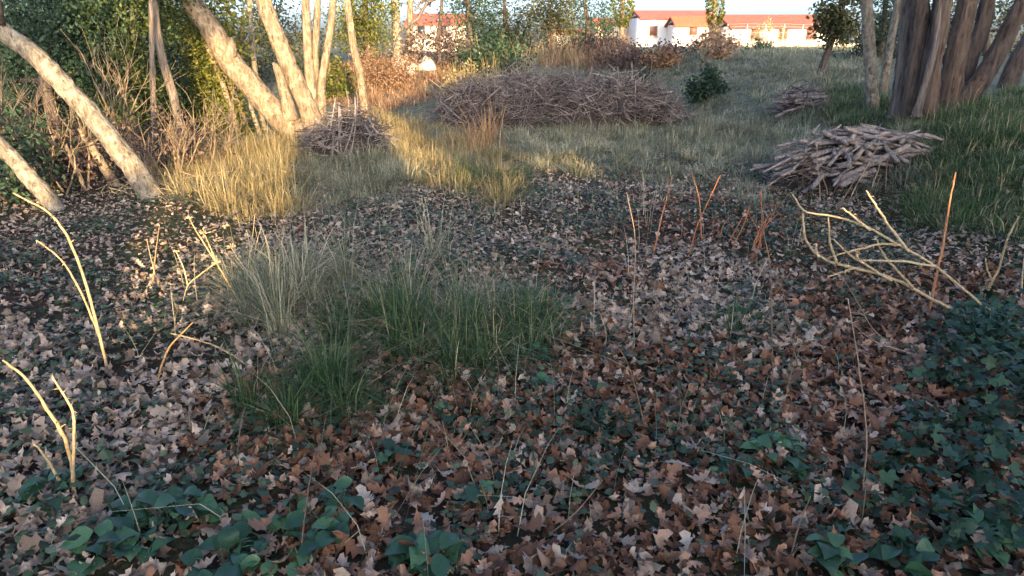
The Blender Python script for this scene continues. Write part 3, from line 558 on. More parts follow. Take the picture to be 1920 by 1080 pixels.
def sample(poly, n, ymax=45, fuzz=14, extra=None):
    cs = np.array([gp(x, y) for x, y in poly]); lo = cs.min(0) - .4; hi = cs.max(0) + .4; out = []; k = 0
    while k < n:
        x = rng.uniform(lo[0], hi[0], n * 2); y = rng.uniform(max(.8, lo[1]), min(hi[1], ymax), n * 2); z = H(x, y); P = np.stack([x, y, z], -1)
        px, py, w = proj(P); f = fuzz * (ns(x, y, 2.3) + .7 * ns(x, y, 6.1, 2)); m = inpoly(px + f, py + f * .5, poly) & (w > .5)
        if extra is not None: m &= extra(x, y)
        P = P[m]; out.append(P); k += len(P)
        if len(out) > 60: break
    return np.concatenate(out)[:n]
def clumpy(P, k, sd):            # pull blades into tufts: places, outward headings, height factors, tone shifts
    m = max(1, len(P) // k); c = P[rng.integers(0, len(P), m)]; pw = rng.uniform(.2, 1, m) ** 1.6; i = rng.choice(m, len(P), p=pw / pw.sum()); f = rng.uniform(.45, 1.45, m) * np.sqrt(pw + .3); tone = rng.normal(0, .16, m)
    off = rng.normal(0, 1, (len(P), 2)) * sd * (.5 + pw[i])[:, None]; Q = c[i].copy(); Q[:, :2] += off; Q[:, 2] = H(Q[:, 0], Q[:, 1]); return Q, np.arctan2(off[:, 1], off[:, 0]), f[i], tone[i]
def grassfield(name, lab, poly, n, h, w, mat, lean=.4, tuft=0, hv=.45, a=None, fuzz=34, cat='grass', seg=2):
    P = sample(poly, n, fuzz=fuzz)
    th, f, tone = None, 1., 0.
    if tuft: P, th, f, tone = clumpy(P, tuft, .06)
    a = np.clip(rng.random(len(P)) + tone, 0, 1)
    hh = f * h * np.clip(rng.normal(1, hv, len(P)), .25, 2) * (1 + .35 * ns(P[:, 0], P[:, 1], 1.9, 3)); mb = MB(); blades(mb, P, hh, w * rng.uniform(.6, 1.4, len(P)), lean, a, seg, th)
    o = mb.build(name, M[mat]); prop(o, lab, cat, None, 'stuff'); return o
grassfield('rough_grass', 'grey-green rough grass in the shade before the stick heap', [(535, 300), (760, 290), (785, 350), (720, 392), (545, 385)], 10000, .14, .006, 'grass_mix', .9, 60, .4)
grassfield('rough_grass', 'golden sunlit rough grass right of the stick heap', [(715, 215), (800, 235), (960, 280), (1010, 350), (960, 385), (870, 370), (760, 330), (715, 285)], 17000, .15, .006, 'grass_straw', .95, 60, .45)
grassfield('rough_grass', 'bright green grass at the tip of the sunlit patch', [(850, 310), (960, 305), (1010, 365), (930, 385), (860, 365)], 3500, .13, .006, 'grass_green', .9, 40, .4)
grassfield('rough_grass', 'pale straw grass spread before the brush pile', [(955, 255), (1180, 240), (1400, 245), (1420, 310), (1330, 345), (1150, 335), (1010, 320)], 24000, .14, .0065, 'grass_mix', .95, 60, .4)
grassfield('rough_grass', 'tall dry grass lit gold below the thick tree', [(425, 290), (545, 262), (548, 395), (520, 425), (430, 420), (415, 380)], 6500, .22, .0065, 'grass_straw', .75, 40, .4)
grassfield('rough_grass', 'thin dry grass along the foot of the left thicket', [(270, 340), (330, 305), (430, 270), (430, 380), (330, 395)], 5000, .2, .006, 'grass_straw', .9, 30, .5)
grassfield('meadow_grass', 'short dusty green grass over the shaded far meadow', [(1080, 135), (1300, 108), (1640, 100), (1660, 200), (1450, 260), (1380, 290), (1270, 245), (1260, 190)], 60000, .10, .011, 'grass_meadow', .9, 30, .5, fuzz=25)
grassfield('meadow_grass', 'sunlit yellow-green verge below the wire fence', [(1200, 92), (1640, 88), (1640, 104), (1300, 112), (1200, 106)], 16000, .16, .02, 'grass_mix', .8, 0, .4, fuzz=4)
grassfield('bank_grass', 'deep green grass on the bank at the right edge', [(1560, 160), (1680, 200), (1800, 215), (1935, 170), (1935, 470), (1800, 440), (1690, 430), (1740, 340), (1740, 260), (1560, 230)], 46000, .13, .007, 'grass_green', .9, 40, .4, a=None, fuzz=20)
grassfield('rough_grass', 'thin worn grass between the woodpile and the straw grass', [(1330, 250), (1470, 230), (1450, 330), (1420, 400), (1340, 370)], 7000, .09, .006, 'grass_meadow', .9, 40, .4, fuzz=20)
grassfield('short_grass', 'thin short grass fading into the leaf litter of the clearing', [(520, 405), (900, 400), (1300, 395), (1500, 420), (1720, 330), (1670, 100), (1000, 135), (720, 220), (540, 290)], 42000, .07, .008, 'grass_meadow', .8, 30, .5, fuzz=40)
grassfield('bank_grass', 'rough grass rising behind the pile of cut branches', [(1380, 225), (1560, 200), (1720, 215), (1760, 330), (1700, 380), (1430, 340)], 14000, .1, .007, 'grass_meadow', .8, 40, .5, fuzz=20)
grassfield('dry_weeds', 'tall pale dry weed stalks behind the brush pile', [(830, 165), (900, 110), (1090, 88), (1100, 135), (960, 160), (850, 190)], 3000, .6, .014, 'grass_straw', .3, 8, .35, fuzz=8)
grassfield('dry_weeds', 'rust-coloured bracken sunlit behind the slender trunk', [(605, 190), (620, 120), (740, 108), (900, 130), (830, 180), (740, 210), (690, 218)], 15000, .13, .012, 'bracken', .95, 25, .45, fuzz=10)
grassfield('dry_weeds', 'reddish dry weeds among the trees at the back', [(1000, 130), (1080, 85), (1180, 80), (1180, 128), (1080, 135)], 6000, .55, .02, 'bracken', .5, 20, .4, fuzz=8)
grassfield('dry_reeds', 'upright rusty reeds lit at the top of the grass patch', [(868, 252), (935, 248), (940, 300), (870, 300)], 230, .5, .009, 'reed', .55, 10, .35, fuzz=16, seg=3)

# ------------------------------------------------------------------ leaf litter
def litter_points(n, ymin, ymax):
    y = ymin + (ymax - ymin) * rng.random(n) ** .75; x = rng.uniform(-1, 1, n) * (y * .86 + .45); return x, y
N = 60000
x, y = litter_points(N, 1.25, 9.5); z = H(x, y); px, py, w = proj(np.stack([x, y, z], -1))
keep = np.ones(N)
keep *= 1 - .55 * sm(.0, .6, ns(x, y, 1.3, 4)) * (px < 700)          # mossy gaps at the left
keep *= 1 - .93 * sm(385, 290, py); keep *= 1 - .5 * sm(520, 330, px) * sm(760, 560, py) ; keep *= np.where((px > 1690) & (py < 440), .15, 1.)
keep *= 1 - .45 * sm(.1, .6, ns(x, y, 2.1, 9)) * (px > 950)
m = rng.random(N) < np.clip(keep, .02, 1); x, y, z, px, py = x[m], y[m], z[m], px[m], py[m]; n = len(x)
size = np.clip(rng.normal(.074, .024, n), .028, .12) * (1 - .36 * sm(640, 430, py)); lift = np.abs(rng.normal(0, .02, n)) + .006
red = sm(-.2, .5, ns(x, y, .9, 1) + np.clip((px - 700) / 900, -1, .6) + np.clip((py - 620) / 500, -1.2, .5)); isred = rng.random(n) < red * .75
av = np.where(isred, rng.beta(2, 1.6, n) * .54, .57 + .43 * rng.beta(1.7, 1.5, n))
pos = np.stack([x, y, z + lift], -1); rot = rots(n, .55)
big = size / np.sqrt(x ** 2 + y ** 2 + 2.2) * (1 + lift * 12) * ((px > 0) & (px < 1920) & (py < 1080) & (py > 0)); order = np.argsort(-big); sel = order[:300]; rest = order[300:]
litter = MB(); near = y < 4.6
for k in range(len(OAK)):
    s = rest[(rest % len(OAK) == k)]; s = s[near[s]]
    if len(s): scatter(litter, OAK[k], pos[s], rot[s], size[s], av[s])
for k in range(len(OAKL)):
    s = rest[(rest % len(OAKL) == k)]; s = s[~near[s]]
    if len(s): scatter(litter, OAKL[k], pos[s], rot[s], size[s], av[s])
nf = 36000; fx, fy = litter_points(nf, 1.3, 9.0); fp = np.stack([fx, fy, H(fx, fy) + np.abs(rng.normal(0, .008, nf)) + .004], -1); scatter(litter, DIA[0], fp, rots(nf, .5), rng.uniform(.008, .032, nf), np.where(rng.random(nf) < .5, rng.uniform(.05, .45, nf), rng.uniform(.58, .85, nf)))
lit = litter.build('leaf_litter', M['oak']); prop(lit, 'carpet of dry fallen oak leaves over the clearing floor', 'leaf litter', None, 'stuff')
OM = {}
for k in range(len(OAK)):
    for c in range(8):
        mb = MB(); mb.add(OAK[k][0], OAK[k][1], None, [.14, .28, .4, .5, .66, .78, .88, .97][c]); me = mb.mesh('oak_leaf'); me.materials.append(M['oak']); OM[k, c] = me
for i in sel:
    c = int(np.argmin(np.abs(np.array([.14, .28, .4, .5, .66, .78, .88, .97]) - av[i]))); o = bpy.data.objects.new('oak_leaf', OM[int(i) % len(OAK), c]); col.objects.link(o); o.parent = lit
    o.matrix_local = Matrix.Translation(pos[i]) @ Matrix(rot[i].tolist()).to_4x4() @ Matrix.Diagonal((size[i], size[i], size[i], 1))
# small green ground cover
n = 62000; x, y = litter_points(n, 1.4, 9.0); k = (ns(x, y, 1.1, 4) + .35 * sm(.3, 2.0, x) * sm(7, 3, y) > .12) & (ns(x, y, 3.1, 2) > -.3); k |= rng.random(n) < .12; x, y = x[k], y[k]; n = len(x)
mb = MB(); P = np.stack([x, y, H(x, y) + np.abs(rng.normal(0, .03, n)) + .02], -1); scatter(mb, BLADE[0], P, rots(n, .5), rng.uniform(.018, .05, n), rng.random(n))
o = mb.build('ground_cover', M['moss']); prop(o, 'low dark green creeping ground cover between the fallen leaves', 'ground cover', None, 'stuff')
# ivy at the lower right
IP = [(1400, 1090), (1430, 960), (1560, 880), (1640, 800), (1700, 660), (1790, 600), (1930, 560), (1930, 1090)]
P = sample(IP, 1050, fuzz=60, extra=lambda x, y: (ns(x, y, 2.4, 5) + .9 * (x / (y * .77) - .75) > -.12) | (rng.random(len(x)) < .08)); n = len(P); sz = rng.uniform(.025, .08, n); px, py, w = proj(P)
up = np.abs(rng.normal(.04, .03, n)) + .02 + .12 * sm(1700, 1920, px) * rng.random(n); P[:, 2] += up; a = np.clip(rng.normal(.5, .32, n), 0, 1); ro = rots(n, .7)
big = sz / w * (1 + up * 3) * ((px < 1920) & (py < 1080)); od = np.argsort(-big)
mb = MB()
for k in range(4):
    s = od[300:]; s = s[s % 4 == k]; scatter(mb, IVY[k], P[s], ro[s], sz[s], a[s])
iv = mb.build('ivy_carpet', M['ivy']); prop(iv, 'dark blue-green ivy creeping over the lower right ground', 'ivy', None, 'stuff')
IM = {}
for k in range(4):
    for c in range(4):
        q = MB(); q.add(IVY[k][0], IVY[k][1], None, c / 4 + .12); me = q.mesh('ivy_leaf'); me.materials.append(M['ivy']); IM[k, c] = me
for i in od[:300]:
    o = bpy.data.objects.new('ivy_leaf', IM[int(i) % 4, min(3, int(a[i] * 4))]); col.objects.link(o); o.parent = iv
    o.matrix_local = Matrix.Translation(P[i]) @ Matrix(ro[i].tolist()).to_4x4() @ Matrix.Diagonal((sz[i], sz[i], sz[i], 1))

# ------------------------------------------------------------------ grass tussocks in the foreground
def tussock(lab, pxy, rad, n, h, mat, w=.006, lean=.5, a0=0., a1=1.):
    n = int(n * .6); w *= 1.25
    b = gp(*pxy); t = thing('grass_tussock', lab, 'grass tussock', b, 'grass tussocks in the foreground')
    th = rng.uniform(0, 2 * np.pi, n); q = rad * np.sqrt(rng.random(n)); P = np.stack([b[0] + q * np.cos(th), b[1] + q * np.sin(th), np.zeros(n)], -1); P, th, f, tone = clumpy(P, 70, .03); P[:, 2] -= .01
    mb = MB(); blades(mb, P, f * h * np.clip(rng.normal(1, .4, n), .25, 1.9), w * .8 * rng.uniform(.6, 1.3, n), lean * 1.6, np.clip(rng.uniform(a0, a1, n) + tone * .5, 0, 1), 3, th); mb.build('blades', M[mat], t)
tussock('pale dry tussock, tallest of the left-centre group', (535, 605), .26, 1500, .36, 'grass_mix', .006, .4)
tussock('yellowish tussock behind the tallest pale one', (475, 555), .2, 900, .3, 'grass_mix', .006, .4)
tussock('faded straw tussock at the back of the left-centre group', (590, 545), .24, 1100, .3, 'grass_mix', .006, .45)
tussock('green tussock right of the pale dry tussocks', (690, 615), .3, 1500, .22, 'grass_green', .006, .55)
tussock('broad green tussock with pale stalks in the centre', (850, 650), .34, 2200, .28, 'grass_green', .006, .55)
tussock('straw-tipped tussock behind the broad central one', (850, 575), .3, 1100, .26, 'grass_mix', .006, .5)
tussock('green tussock on the right of the central group', (960, 625), .26, 1300, .24, 'grass_green', .006, .6)
tussock('dense dark green tussock nearest the camera on the left', (570, 755), .24, 1700, .2, 'grass_green', .006, .5, 0, .85)
tussock('small dark tussock right of the nearest green one', (690, 765), .13, 500, .16, 'grass_green', .006, .5, 0, .8)
tussock('wispy straw tussock standing alone in the leaf litter', (835, 500), .2, 260, .26, 'grass_mix', .005, .4)
tussock('small sparse green tuft right of centre', (1375, 640), .14, 240, .16, 'grass_green', .005, .6)

# ------------------------------------------------------------------ leafy plants in the foreground
def herb(lab, pxy, rpx, n, size, mat='herb', name='leafy_plant', shape=OVA, h=.12, c0=0., c1=1.):
    b = gp(*pxy); rad = rpx * math.hypot(b[1], 1.6) / F; t = thing(name, lab, 'plant', b, 'leafy plants in the foreground')
    mb = MB(); ms = []
    for k in range(min(6, len(shape) * 2)):
        q = MB(); q.add(*shape[k % len(shape)], None, rng.uniform(c0, c1)); me = q.mesh('leaf'); me.materials.append(M[mat]); ms.append(me)
    for i in range(n):
        q = rad * math.sqrt(rng.random()); th = rng.uniform(0, 2 * np.pi); p = np.array([b[0] + q * math.cos(th), b[1] + q * math.sin(th), 0]); g0 = float(H(p[0], p[1])); p[2] = g0 + h * rng.uniform(.35, 1) * (1.1 - .5 * q / rad)
        root = b + (p - b) * .35; root[2] = float(H(root[0], root[1])); tube(mb, [root, (root + p) / 2 + [0, 0, .02], p], .0022, 4, 4)
        o = bpy.data.objects.new('leaf', ms[i % len(ms)]); col.objects.link(o); o.parent = t; s = size * rng.uniform(.65, 1.25)
        rm = rots(1, .4, np.array([th + rng.normal(0, .7)]))[0]; o.matrix_local = Matrix.Translation(p - b) @ Matrix(rm.tolist()).to_4x4() @ Matrix.Diagonal((s, s, s, 1))
    mb.build('stems', M[mat], t)
herb('broad-leaved green clump with grass blades at the lower left', (315, 990), 85, 46, .075)
herb('dark heart-leaved clump at the bottom left of centre', (545, 1025), 100, 44, .075)
herb('bright green low clump at the bottom edge, left', (190, 1055), 45, 14, .09)
herb('rounded green clump at the bottom edge below the broad-leaved clump', (430, 1075), 60, 16, .085)
herb('dim green leaves round the foot of the near golden stalks', (90, 945), 60, 20, .07, c1=.6)
herb('blue-green lobed plant left of centre in the leaves', (742, 870), 42, 18, .06, 'ivy', shape=IVY)
herb('single blue-green lobed plant above the centre litter', (825, 800), 18, 5, .065, 'ivy', shape=IVY)
herb('fresh light green seedling with pointed leaves at the centre', (1015, 745), 24, 14, .05, c0=.6)
herb('small fresh seedling at the right end of the central grass', (1005, 680), 20, 9, .05, c0=.6)
herb('large dark green plant at the bottom centre', (800, 1065), 55, 16, .1)
herb('bright bramble seedling right of centre in brown leaves', (1455, 870), 55, 24, .075, c0=.4)
herb('dim bramble seedling left of the bright one', (1370, 900), 36, 10, .06, c1=.5)
herb('dark fine-leaved plant in the centre right litter', (1120, 815), 60, 60, .03, 'ivy', h=.14, c1=.3)
herb('grey-green fine-leaved mat at the centre', (890, 815), 55, 60, .032, 'moss', h=.06)
herb('green leaves scattered by the nearest tussock', (650, 960), 45, 12, .06)
herb('three green leaves in the litter at the lower centre', (910, 955), 30, 6, .07)
herb('shining green plant at the lower right corner', (1840, 1020), 60, 18, .1, c0=.5)
herb('green leaves at the bottom edge right of the near cane', (1690, 1070), 60, 18, .09)
herb('green leaves at the bottom edge left of the near cane', (1560, 1070), 40, 12, .08)
herb('tall dark shrubby plant at the right edge above the ivy', (1850, 660), 75, 70, .05, h=.3, c1=.5)
herb('dark green plant under the right dead branch', (1400, 600), 60, 50, .035, 'moss', h=.08)

# ------------------------------------------------------------------ dry stalks and canes
def stalk(name, lab, lines, r, mat, cat='stalk', heads=(), grp=None, dy=0.0, thorns=0, Yb=None, a=(.3, 1.)):
    b = gp(*lines[0][0]); Y0 = Yb or b[1]; t = thing(name, lab, cat, b, grp)
    for i, ln in enumerate(lines):
        P = [pt(x_, y_, Y0 + dy * k) for k, (x_, y_) in enumerate(ln)]
        if i == 0: P[0] = b - [0, 0, .02]
        rr = r * (.88 if i == 0 else .66); mb = MB(); C = tube(mb, P, [rr, rr * .85, rr * .5], 6, max(6, 5 * len(P)), rng.uniform(*a), .08, rr * .35)
        for k in range(thorns):
            j = rng.integers(1, len(C)); d = rng.normal(0, 1, 3); tube(mb, [C[j], C[j] + unit(d) * rr * 3.2], [rr * .5, rr * .1], 4, 2, rng.uniform(*a))
        mb.build('stem', M[mat], t)
    for (hx, hy, hr) in heads:
        c = pt(hx, hy, Y0); mb = MB()
        for k in range(16):
            d = unit(np.array([rng.normal(0, 1), rng.normal(0, 1), rng.uniform(.2, .9)])); tube(mb, [c, c + d * hr], [.0015, .003], 4, 2, .8)
        mb.build('seed_head', M[mat], t)
SG = 'dry stalks standing in the clearing'
stalk('dry_stalk', 'tall golden arching stalk pair at the left', [[(203, 697), (182, 610), (160, 530), (130, 450), (90, 398), (25, 362)], [(190, 640), (152, 548), (115, 488), (68, 450)]], .0085, 'stalk', grp=SG, thorns=9)
stalk('dry_stalk', 'golden forked stalk nearest the lower left corner', [[(135, 932), (137, 880), (118, 815), (88, 765), (50, 712), (5, 675)], [(137, 900), (139, 810), (133, 765), (100, 710)], [(112, 900), (88, 860), (62, 830)]], .0085, 'stalk', grp=SG, thorns=8)
stalk('dry_stalk', 'short forked rusty stalk left of the fennel', [[(284, 548), (290, 490), (299, 422)], [(291, 515), (282, 480), (275, 448)]], .006, 'stalk', grp=SG, thorns=3, a=(0, .4))
stalk('dry_fennel', 'dry fennel stalk with pale seed heads by the left tussocks', [[(455, 575), (425, 525), (405, 492), (372, 440), (355, 410)], [(405, 492), (395, 465), (384, 440)], [(404, 493), (375, 515), (352, 536), (341, 574)], [(352, 536), (345, 505), (331, 473)]], .007, 'stalk', heads=((355, 410, .02), (384, 438, .035), (406, 494, .03), (331, 473, .02)), grp=SG)
stalk('dry_fennel', 'slim fennel stalk with one head above the tussock', [[(488, 560), (470, 520), (450, 490), (434, 465)]], .005, 'stalk', heads=((434, 464, .03),), grp=SG)
stalk('dry_stalk', 'bent dry stalk leaning right in the left litter', [[(289, 727), (305, 680), (322, 645), (362, 604)]], .007, 'stalk', grp=SG, thorns=5, a=(0, .5))
stalk('dry_stalk', 'dry stalk lying across the left litter', [[(480, 692), (430, 662), (380, 640), (320, 625)]], .006, 'stalk', grp=SG)
stalk('dry_grass_stems', 'fan of golden grass stems rising from the left tussock', [[(470, 515), (480, 460), (490, 425)], [(465, 515), (468, 465), (462, 430)], [(474, 515), (492, 465), (508, 432)], [(468, 515), (472, 460), (478, 400)], [(476, 512), (485, 470), (478, 425)]], .004, 'stalk', grp=SG)
RS = 'reddish stalks right of centre'
stalk('red_stalk', 'single upright rusty stalk, leftmost of the reddish ones', [[(1224, 482), (1240, 410), (1261, 328)]], .007, 'redstalk', grp=RS, thorns=4)
stalk('red_stalk', 'crossed pair of rusty stalks, second from the left', [[(1290, 482), (1305, 430), (1322, 390), (1351, 328)], [(1315, 450), (1311, 375), (1296, 322)]], .006, 'redstalk', grp=RS, thorns=4)
stalk('red_stalk', 'short rusty sprigs between the crossed pair and the dense clump', [[(1337, 450), (1337, 420), (1335, 394)], [(1350, 452), (1355, 425), (1371, 403)], [(1348, 450), (1346, 420), (1350, 400)]], .004, 'redstalk', grp=RS)
stalk('red_stalk', 'dense clump of orange-red canes, rightmost of the reddish ones', [[(1420, 472), (1428, 430), (1427, 358)], [(1412, 470), (1425, 430), (1445, 400)], [(1418, 470), (1436, 425), (1463, 378)], [(1424, 470), (1420, 430), (1396, 390)], [(1410, 470), (1428, 435), (1440, 405)], [(1375, 460), (1395, 420), (1406, 385)], [(1366, 455), (1388, 415), (1400, 392)], [(1426, 472), (1430, 430), (1460, 400)], [(1408, 476), (1418, 445), (1432, 430)]], .006, 'redstalk', grp=RS, thorns=3)
stalk('dead_branch', 'large forked dead branch reaching left, sunlit tips, at the right', [
    [(1855, 615), (1800, 588), (1750, 562), (1680, 525), (1600, 502), (1548, 487), (1514, 455), (1505, 400)],
    [(1868, 592), (1810, 545), (1755, 500), (1690, 462), (1625, 425), (1560, 405), (1510, 396), (1487, 366)],
    [(1705, 472), (1668, 425), (1645, 390), (1624, 357)], [(1632, 432), (1605, 410), (1581, 390)], [(1570, 496), (1557, 455), (1553, 408)],
    [(1672, 527), (1625, 498), (1590, 475), (1563, 448)], [(1712, 540), (1680, 505), (1655, 475), (1643, 448)], [(1756, 500), (1690, 490), (1605, 488)], [(1690, 460), (1650, 458), (1600, 470), (1553, 483)], [(1600, 503), (1580, 510), (1555, 518)], [(1535, 482), (1531, 470), (1531, 457)], [(1610, 487), (1606, 478), (1608, 470)]], .012, 'stalk', 'branch', thorns=6, dy=.012)
stalk('dry_stalk', 'upright rough brown stalk through the dead branch', [[(1740, 600), (1750, 545), (1767, 465), (1778, 395), (1792, 323)]], .0095, 'redstalk', grp=SG, thorns=14)
stalk('dry_stalk', 'golden upright stalk at the right frame edge', [[(1838, 600), (1848, 555), (1872, 505), (1888, 450), (1910, 405)], [(1860, 525), (1852, 508), (1848, 485)]], .0095, 'stalk', grp=SG, thorns=7)
stalk('dry_stalk', 'pale upright twig cut by the right frame edge', [[(1915, 560), (1917, 520), (1921, 480)]], .007, 'stalk', grp=SG)
CG = 'thin bramble canes'
stalk('bramble_cane', 'long thin cane in the lower right foreground', [[(1600, 1100), (1612, 960), (1625, 830), (1612, 700), (1590, 560)], [(1622, 1110), (1618, 1010), (1620, 900)]], .0038, 'cane', 'cane', grp=CG, Yb=2.0, thorns=6)
for i, (ln, lab) in enumerate((([(1450, 745), (1447, 620), (1444, 500), (1430, 430)], 'thin straight cane rising below the dense red clump'), ([(1190, 660), (1188, 560), (1191, 450), (1175, 360)], 'thin cane left of the single rusty stalk'), ([(1500, 700), (1480, 610), (1465, 530)], 'pinkish thin cane right of the straight cane'), ([(1215, 810), (1180, 690), (1150, 640)], 'fine cane leaning left over the centre litter'), ([(1700, 655), (1640, 620), (1610, 570), (1580, 520)], 'arched cane under the dead branch'), ([(1010, 1010), (1080, 960), (1130, 900)], 'dark twig lying in the centre bottom leaves'), ([(1480, 1050), (1500, 980), (1520, 930)], 'rusty twig in the brown leaves at the lower right'), ([(560, 1060), (575, 940), (590, 850)], 'fine stem in the bottom left-centre leaves'), ([(1790, 690), (1700, 660), (1640, 640), (1590, 600)], 'pale fallen twig beneath the dead branch'))):
    stalk('bramble_cane', lab, [ln], .0035, 'cane', 'cane', grp=CG, thorns=3)
# fine grass stems standing in the litter
n = 260; P = sample([(30, 1060), (300, 500), (700, 400), (1500, 400), (1700, 1060)], n); mb = MB(); blades(mb, P, rng.uniform(.15, .5, n), .004, .35, rng.uniform(.4, 1, n), 3)
o = mb.build('grass_stems', M['grass_mix']); prop(o, 'fine single dry grass stems scattered through the leaf litter', 'grass', None, 'stuff')

# ------------------------------------------------------------------ wood heaps
def mound(mb, c, a, b_, h, n=18, m=7, a_=.1):
    V = []; Q = []
    for j in range(m):
        f = j / (m - 1) * np.pi / 2
        for i in range(n):
            th = 2 * np.pi * i / n; k = 1 + rng.normal(0, .08); x_, y_ = c[0] + a * k * np.cos(th) * np.cos(f), c[1] + b_ * k * np.sin(th) * np.cos(f); V.append([x_, y_, (c[2] - .1 if j == 0 else c[2] + h * np.sin(f) * k)])
    for j in range(m - 1):
        for i in range(n): Q.append([j * n + i, j * n + (i + 1) % n, (j + 1) * n + (i + 1) % n, (j + 1) * n + i])
    mb.add(V, None, Q, a_)
def stick(name, lab, p, q, r, mat, grp, cat, bend=.06, sides=7):
    p, q = np.array(p), np.array(q); L = np.linalg.norm(q - p); mid = [p + (q - p) * f + rng.normal(0, bend * L, 3) * [.6, .6, .5] for f in (.35, .7)]; mb = MB()
    tube(mb, [p, *mid, q], [r, r * .95, r * .85, r * .7], sides, 9, rng.random(), .07); o = mb.build(name, M[mat], None, (p + q) / 2); prop(o, lab, cat, grp); return o
def heap(c, a, b_, h, n, yaw, yawsd, Lr, rr, name, lab, grp, mat, cat, zmin=.0, front=.75):
    for i in range(n):
        th = rng.uniform(0, 2 * np.pi); q = math.sqrt(rng.random()) * .95
        if rng.random() < front and math.sin(th) > .2: th = -th
        x_, y_ = c[0] + a * q * math.cos(th), c[1] + b_ * q * math.sin(th); g0 = float(H(x_, y_)); zz = g0 + h * math.sqrt(max(0, 1 - q * q)) * rng.uniform(.75, 1.0) + rng.uniform(*rr)
        if zz < g0 + zmin: zz = g0 + zmin
        yw = rng.normal(yaw, yawsd); L = rng.uniform(*Lr) * .5; sx = -(x_ - c[0]) / a * h / a * .8 * q; sy = -(y_ - c[1]) / b_ * h / b_ * .5 * q
        d = np.array([math.cos(yw), math.sin(yw), 0]); d[2] = np.clip(d[0] * sx + d[1] * sy + rng.normal(0, .12), -.5, .5); d = unit(d)
        p0 = np.array([x_, y_, zz]); e0, e1 = p0 - d * L, p0 + d * L
        for e in (e0, e1): e[2] = max(e[2], float(H(e[0], e[1])) + .02)
        stick(name, lab, e0, e1, rng.uniform(*rr), mat, grp, cat)
def twigs(name, lab, c, a, b_, h, n, Lr, r, mat, parent=None, cat='brushwood', flat=.35, core=True):
    mb = MB()
    if core: mound(mb, c, a * .86, b_ * .86, h * .78)
    for i in range(n):
        th = rng.uniform(0, 2 * np.pi); q = math.sqrt(rng.random()); x_, y_ = c[0] + a * q * math.cos(th), c[1] + b_ * q * math.sin(th); prof = math.sqrt(max(0, 1 - q ** 2.4)) * (1 + .22 * math.sin(3 * x_ + 1) * math.cos(2.3 * y_ + x_) + .12 * math.sin(7.7 * x_ + 2 * y_))
        zz = float(H(x_, y_)) + h * prof * rng.uniform(.7, 1.08) + .02; d = unit(np.array([rng.normal(), rng.normal(), rng.normal(0, flat)])); L = rng.uniform(*Lr) / 2; p = np.array([x_, y_, zz]); k = rng.normal(0, .12, 3) * L * 2
        tube(mb, [p - d * L, p + k, p + d * L + [0, 0, -.05 * L]], [r, r * .8, r * .4], 4, 4, rng.beta(2, 2))
    o = mb.build(name, M[mat], parent, None if parent else c); prop(o, lab, cat, None, 'stuff'); return o
# right: pile of cut branches
c = gp(1592, 352); c = c + np.array([0, .35, 0]); c[2] = float(H(c[0], c[1]))
s = c[1] / F * 1.02
twigs('brush_bedding', 'dark twigs filling the inside of the cut branch pile', c, 110 * s, .38, .3, 320, (.2, .6), .006, 'twig')
WG = 'cut grey branches in the right pile'
heap(c, 120 * s, .42, .5, 88, .35, .5, (.3, .95), (.008, .03), 'cut_branch', 'cut grey branch stacked in the pile at the right', WG, 'log', 'branch')
def pxstick(lab, x0, y0, x1, y1, Y, r, mat, grp, name='cut_branch', cat='branch', dY=0.1): return stick(name, lab, pt(x0, y0, Y), pt(x1, y1, Y + dY), r, mat, grp, cat, .02, 9)
Yp = c[1] - .45
pxstick('long thick pale branch lying diagonally across the right pile', 1562, 342, 1705, 272, Yp, .034, 'log', WG)
pxstick('thick sawn branch at the lower front of the right pile', 1574, 350, 1640, 318, Yp - .06, .036, 'log', WG)
pxstick('forked pale branch poking out at the right end of the pile', 1660, 265, 1724, 245, Yp + .2, .022, 'log', WG)
pxstick('bent grey branch in the middle of the right pile', 1600, 300, 1628, 268, Yp + .05, .026, 'log', WG)
pxstick('thin pale stick sticking up at the top left of the right pile', 1522, 250, 1538, 233, Yp + .3, .014, 'log', WG)
pxstick('pale stick pointing up right on top of the right pile', 1540, 258, 1577, 234, Yp + .35, .016, 'log', WG)
pxstick('straight branch end jutting right from the pile', 1690, 285, 1736, 281, Yp + .15, .02, 'log', WG)
pxstick('thin branch sloping down at the left end of the pile', 1430, 324, 1520, 278, Yp + .1, .012, 'log', WG)
pxstick('short log at the lower left corner of the pile', 1464, 330, 1490, 318, Yp, .018, 'log', WG)
SGp = 'thin upright shoots before the right pile'
for i, (x0, y0, x1, y1) in enumerate(((1500, 350, 1490, 300), (1508, 360, 1506, 292), (1520, 362, 1522, 300), (1538, 375, 1532, 270), (1552, 362, 1540, 318), (1547, 380, 1600, 300), (1590, 372, 1650, 265), (1630, 365, 1652, 290), (1660, 355, 1664, 300), (1565, 395, 1612, 325))):
    b = gp(x0, min(y0 + 8, 400)); stick('thin_shoot', 'thin bare shoot growing in front of the right branch pile', b, pt(x1, y1, b[1] + .1), .006, 'cane', SGp, 'shoot', .03, 5)
# small heap beyond
c = gp(1495, 214); s = c[1] / F
twigs('small_brush_heap', 'small dark twig heap on the meadow left of the slim trunks', c, 38 * s, .3, .34, 160, (.2, .6), .009, 'twig')
heap(c, 36 * s, .3, .36, 12, .2, .8, (.3, .7), (.012, .03), 'heap_stick', 'grey stick on the small dark twig heap', 'sticks on the small twig heap', 'log', 'stick')
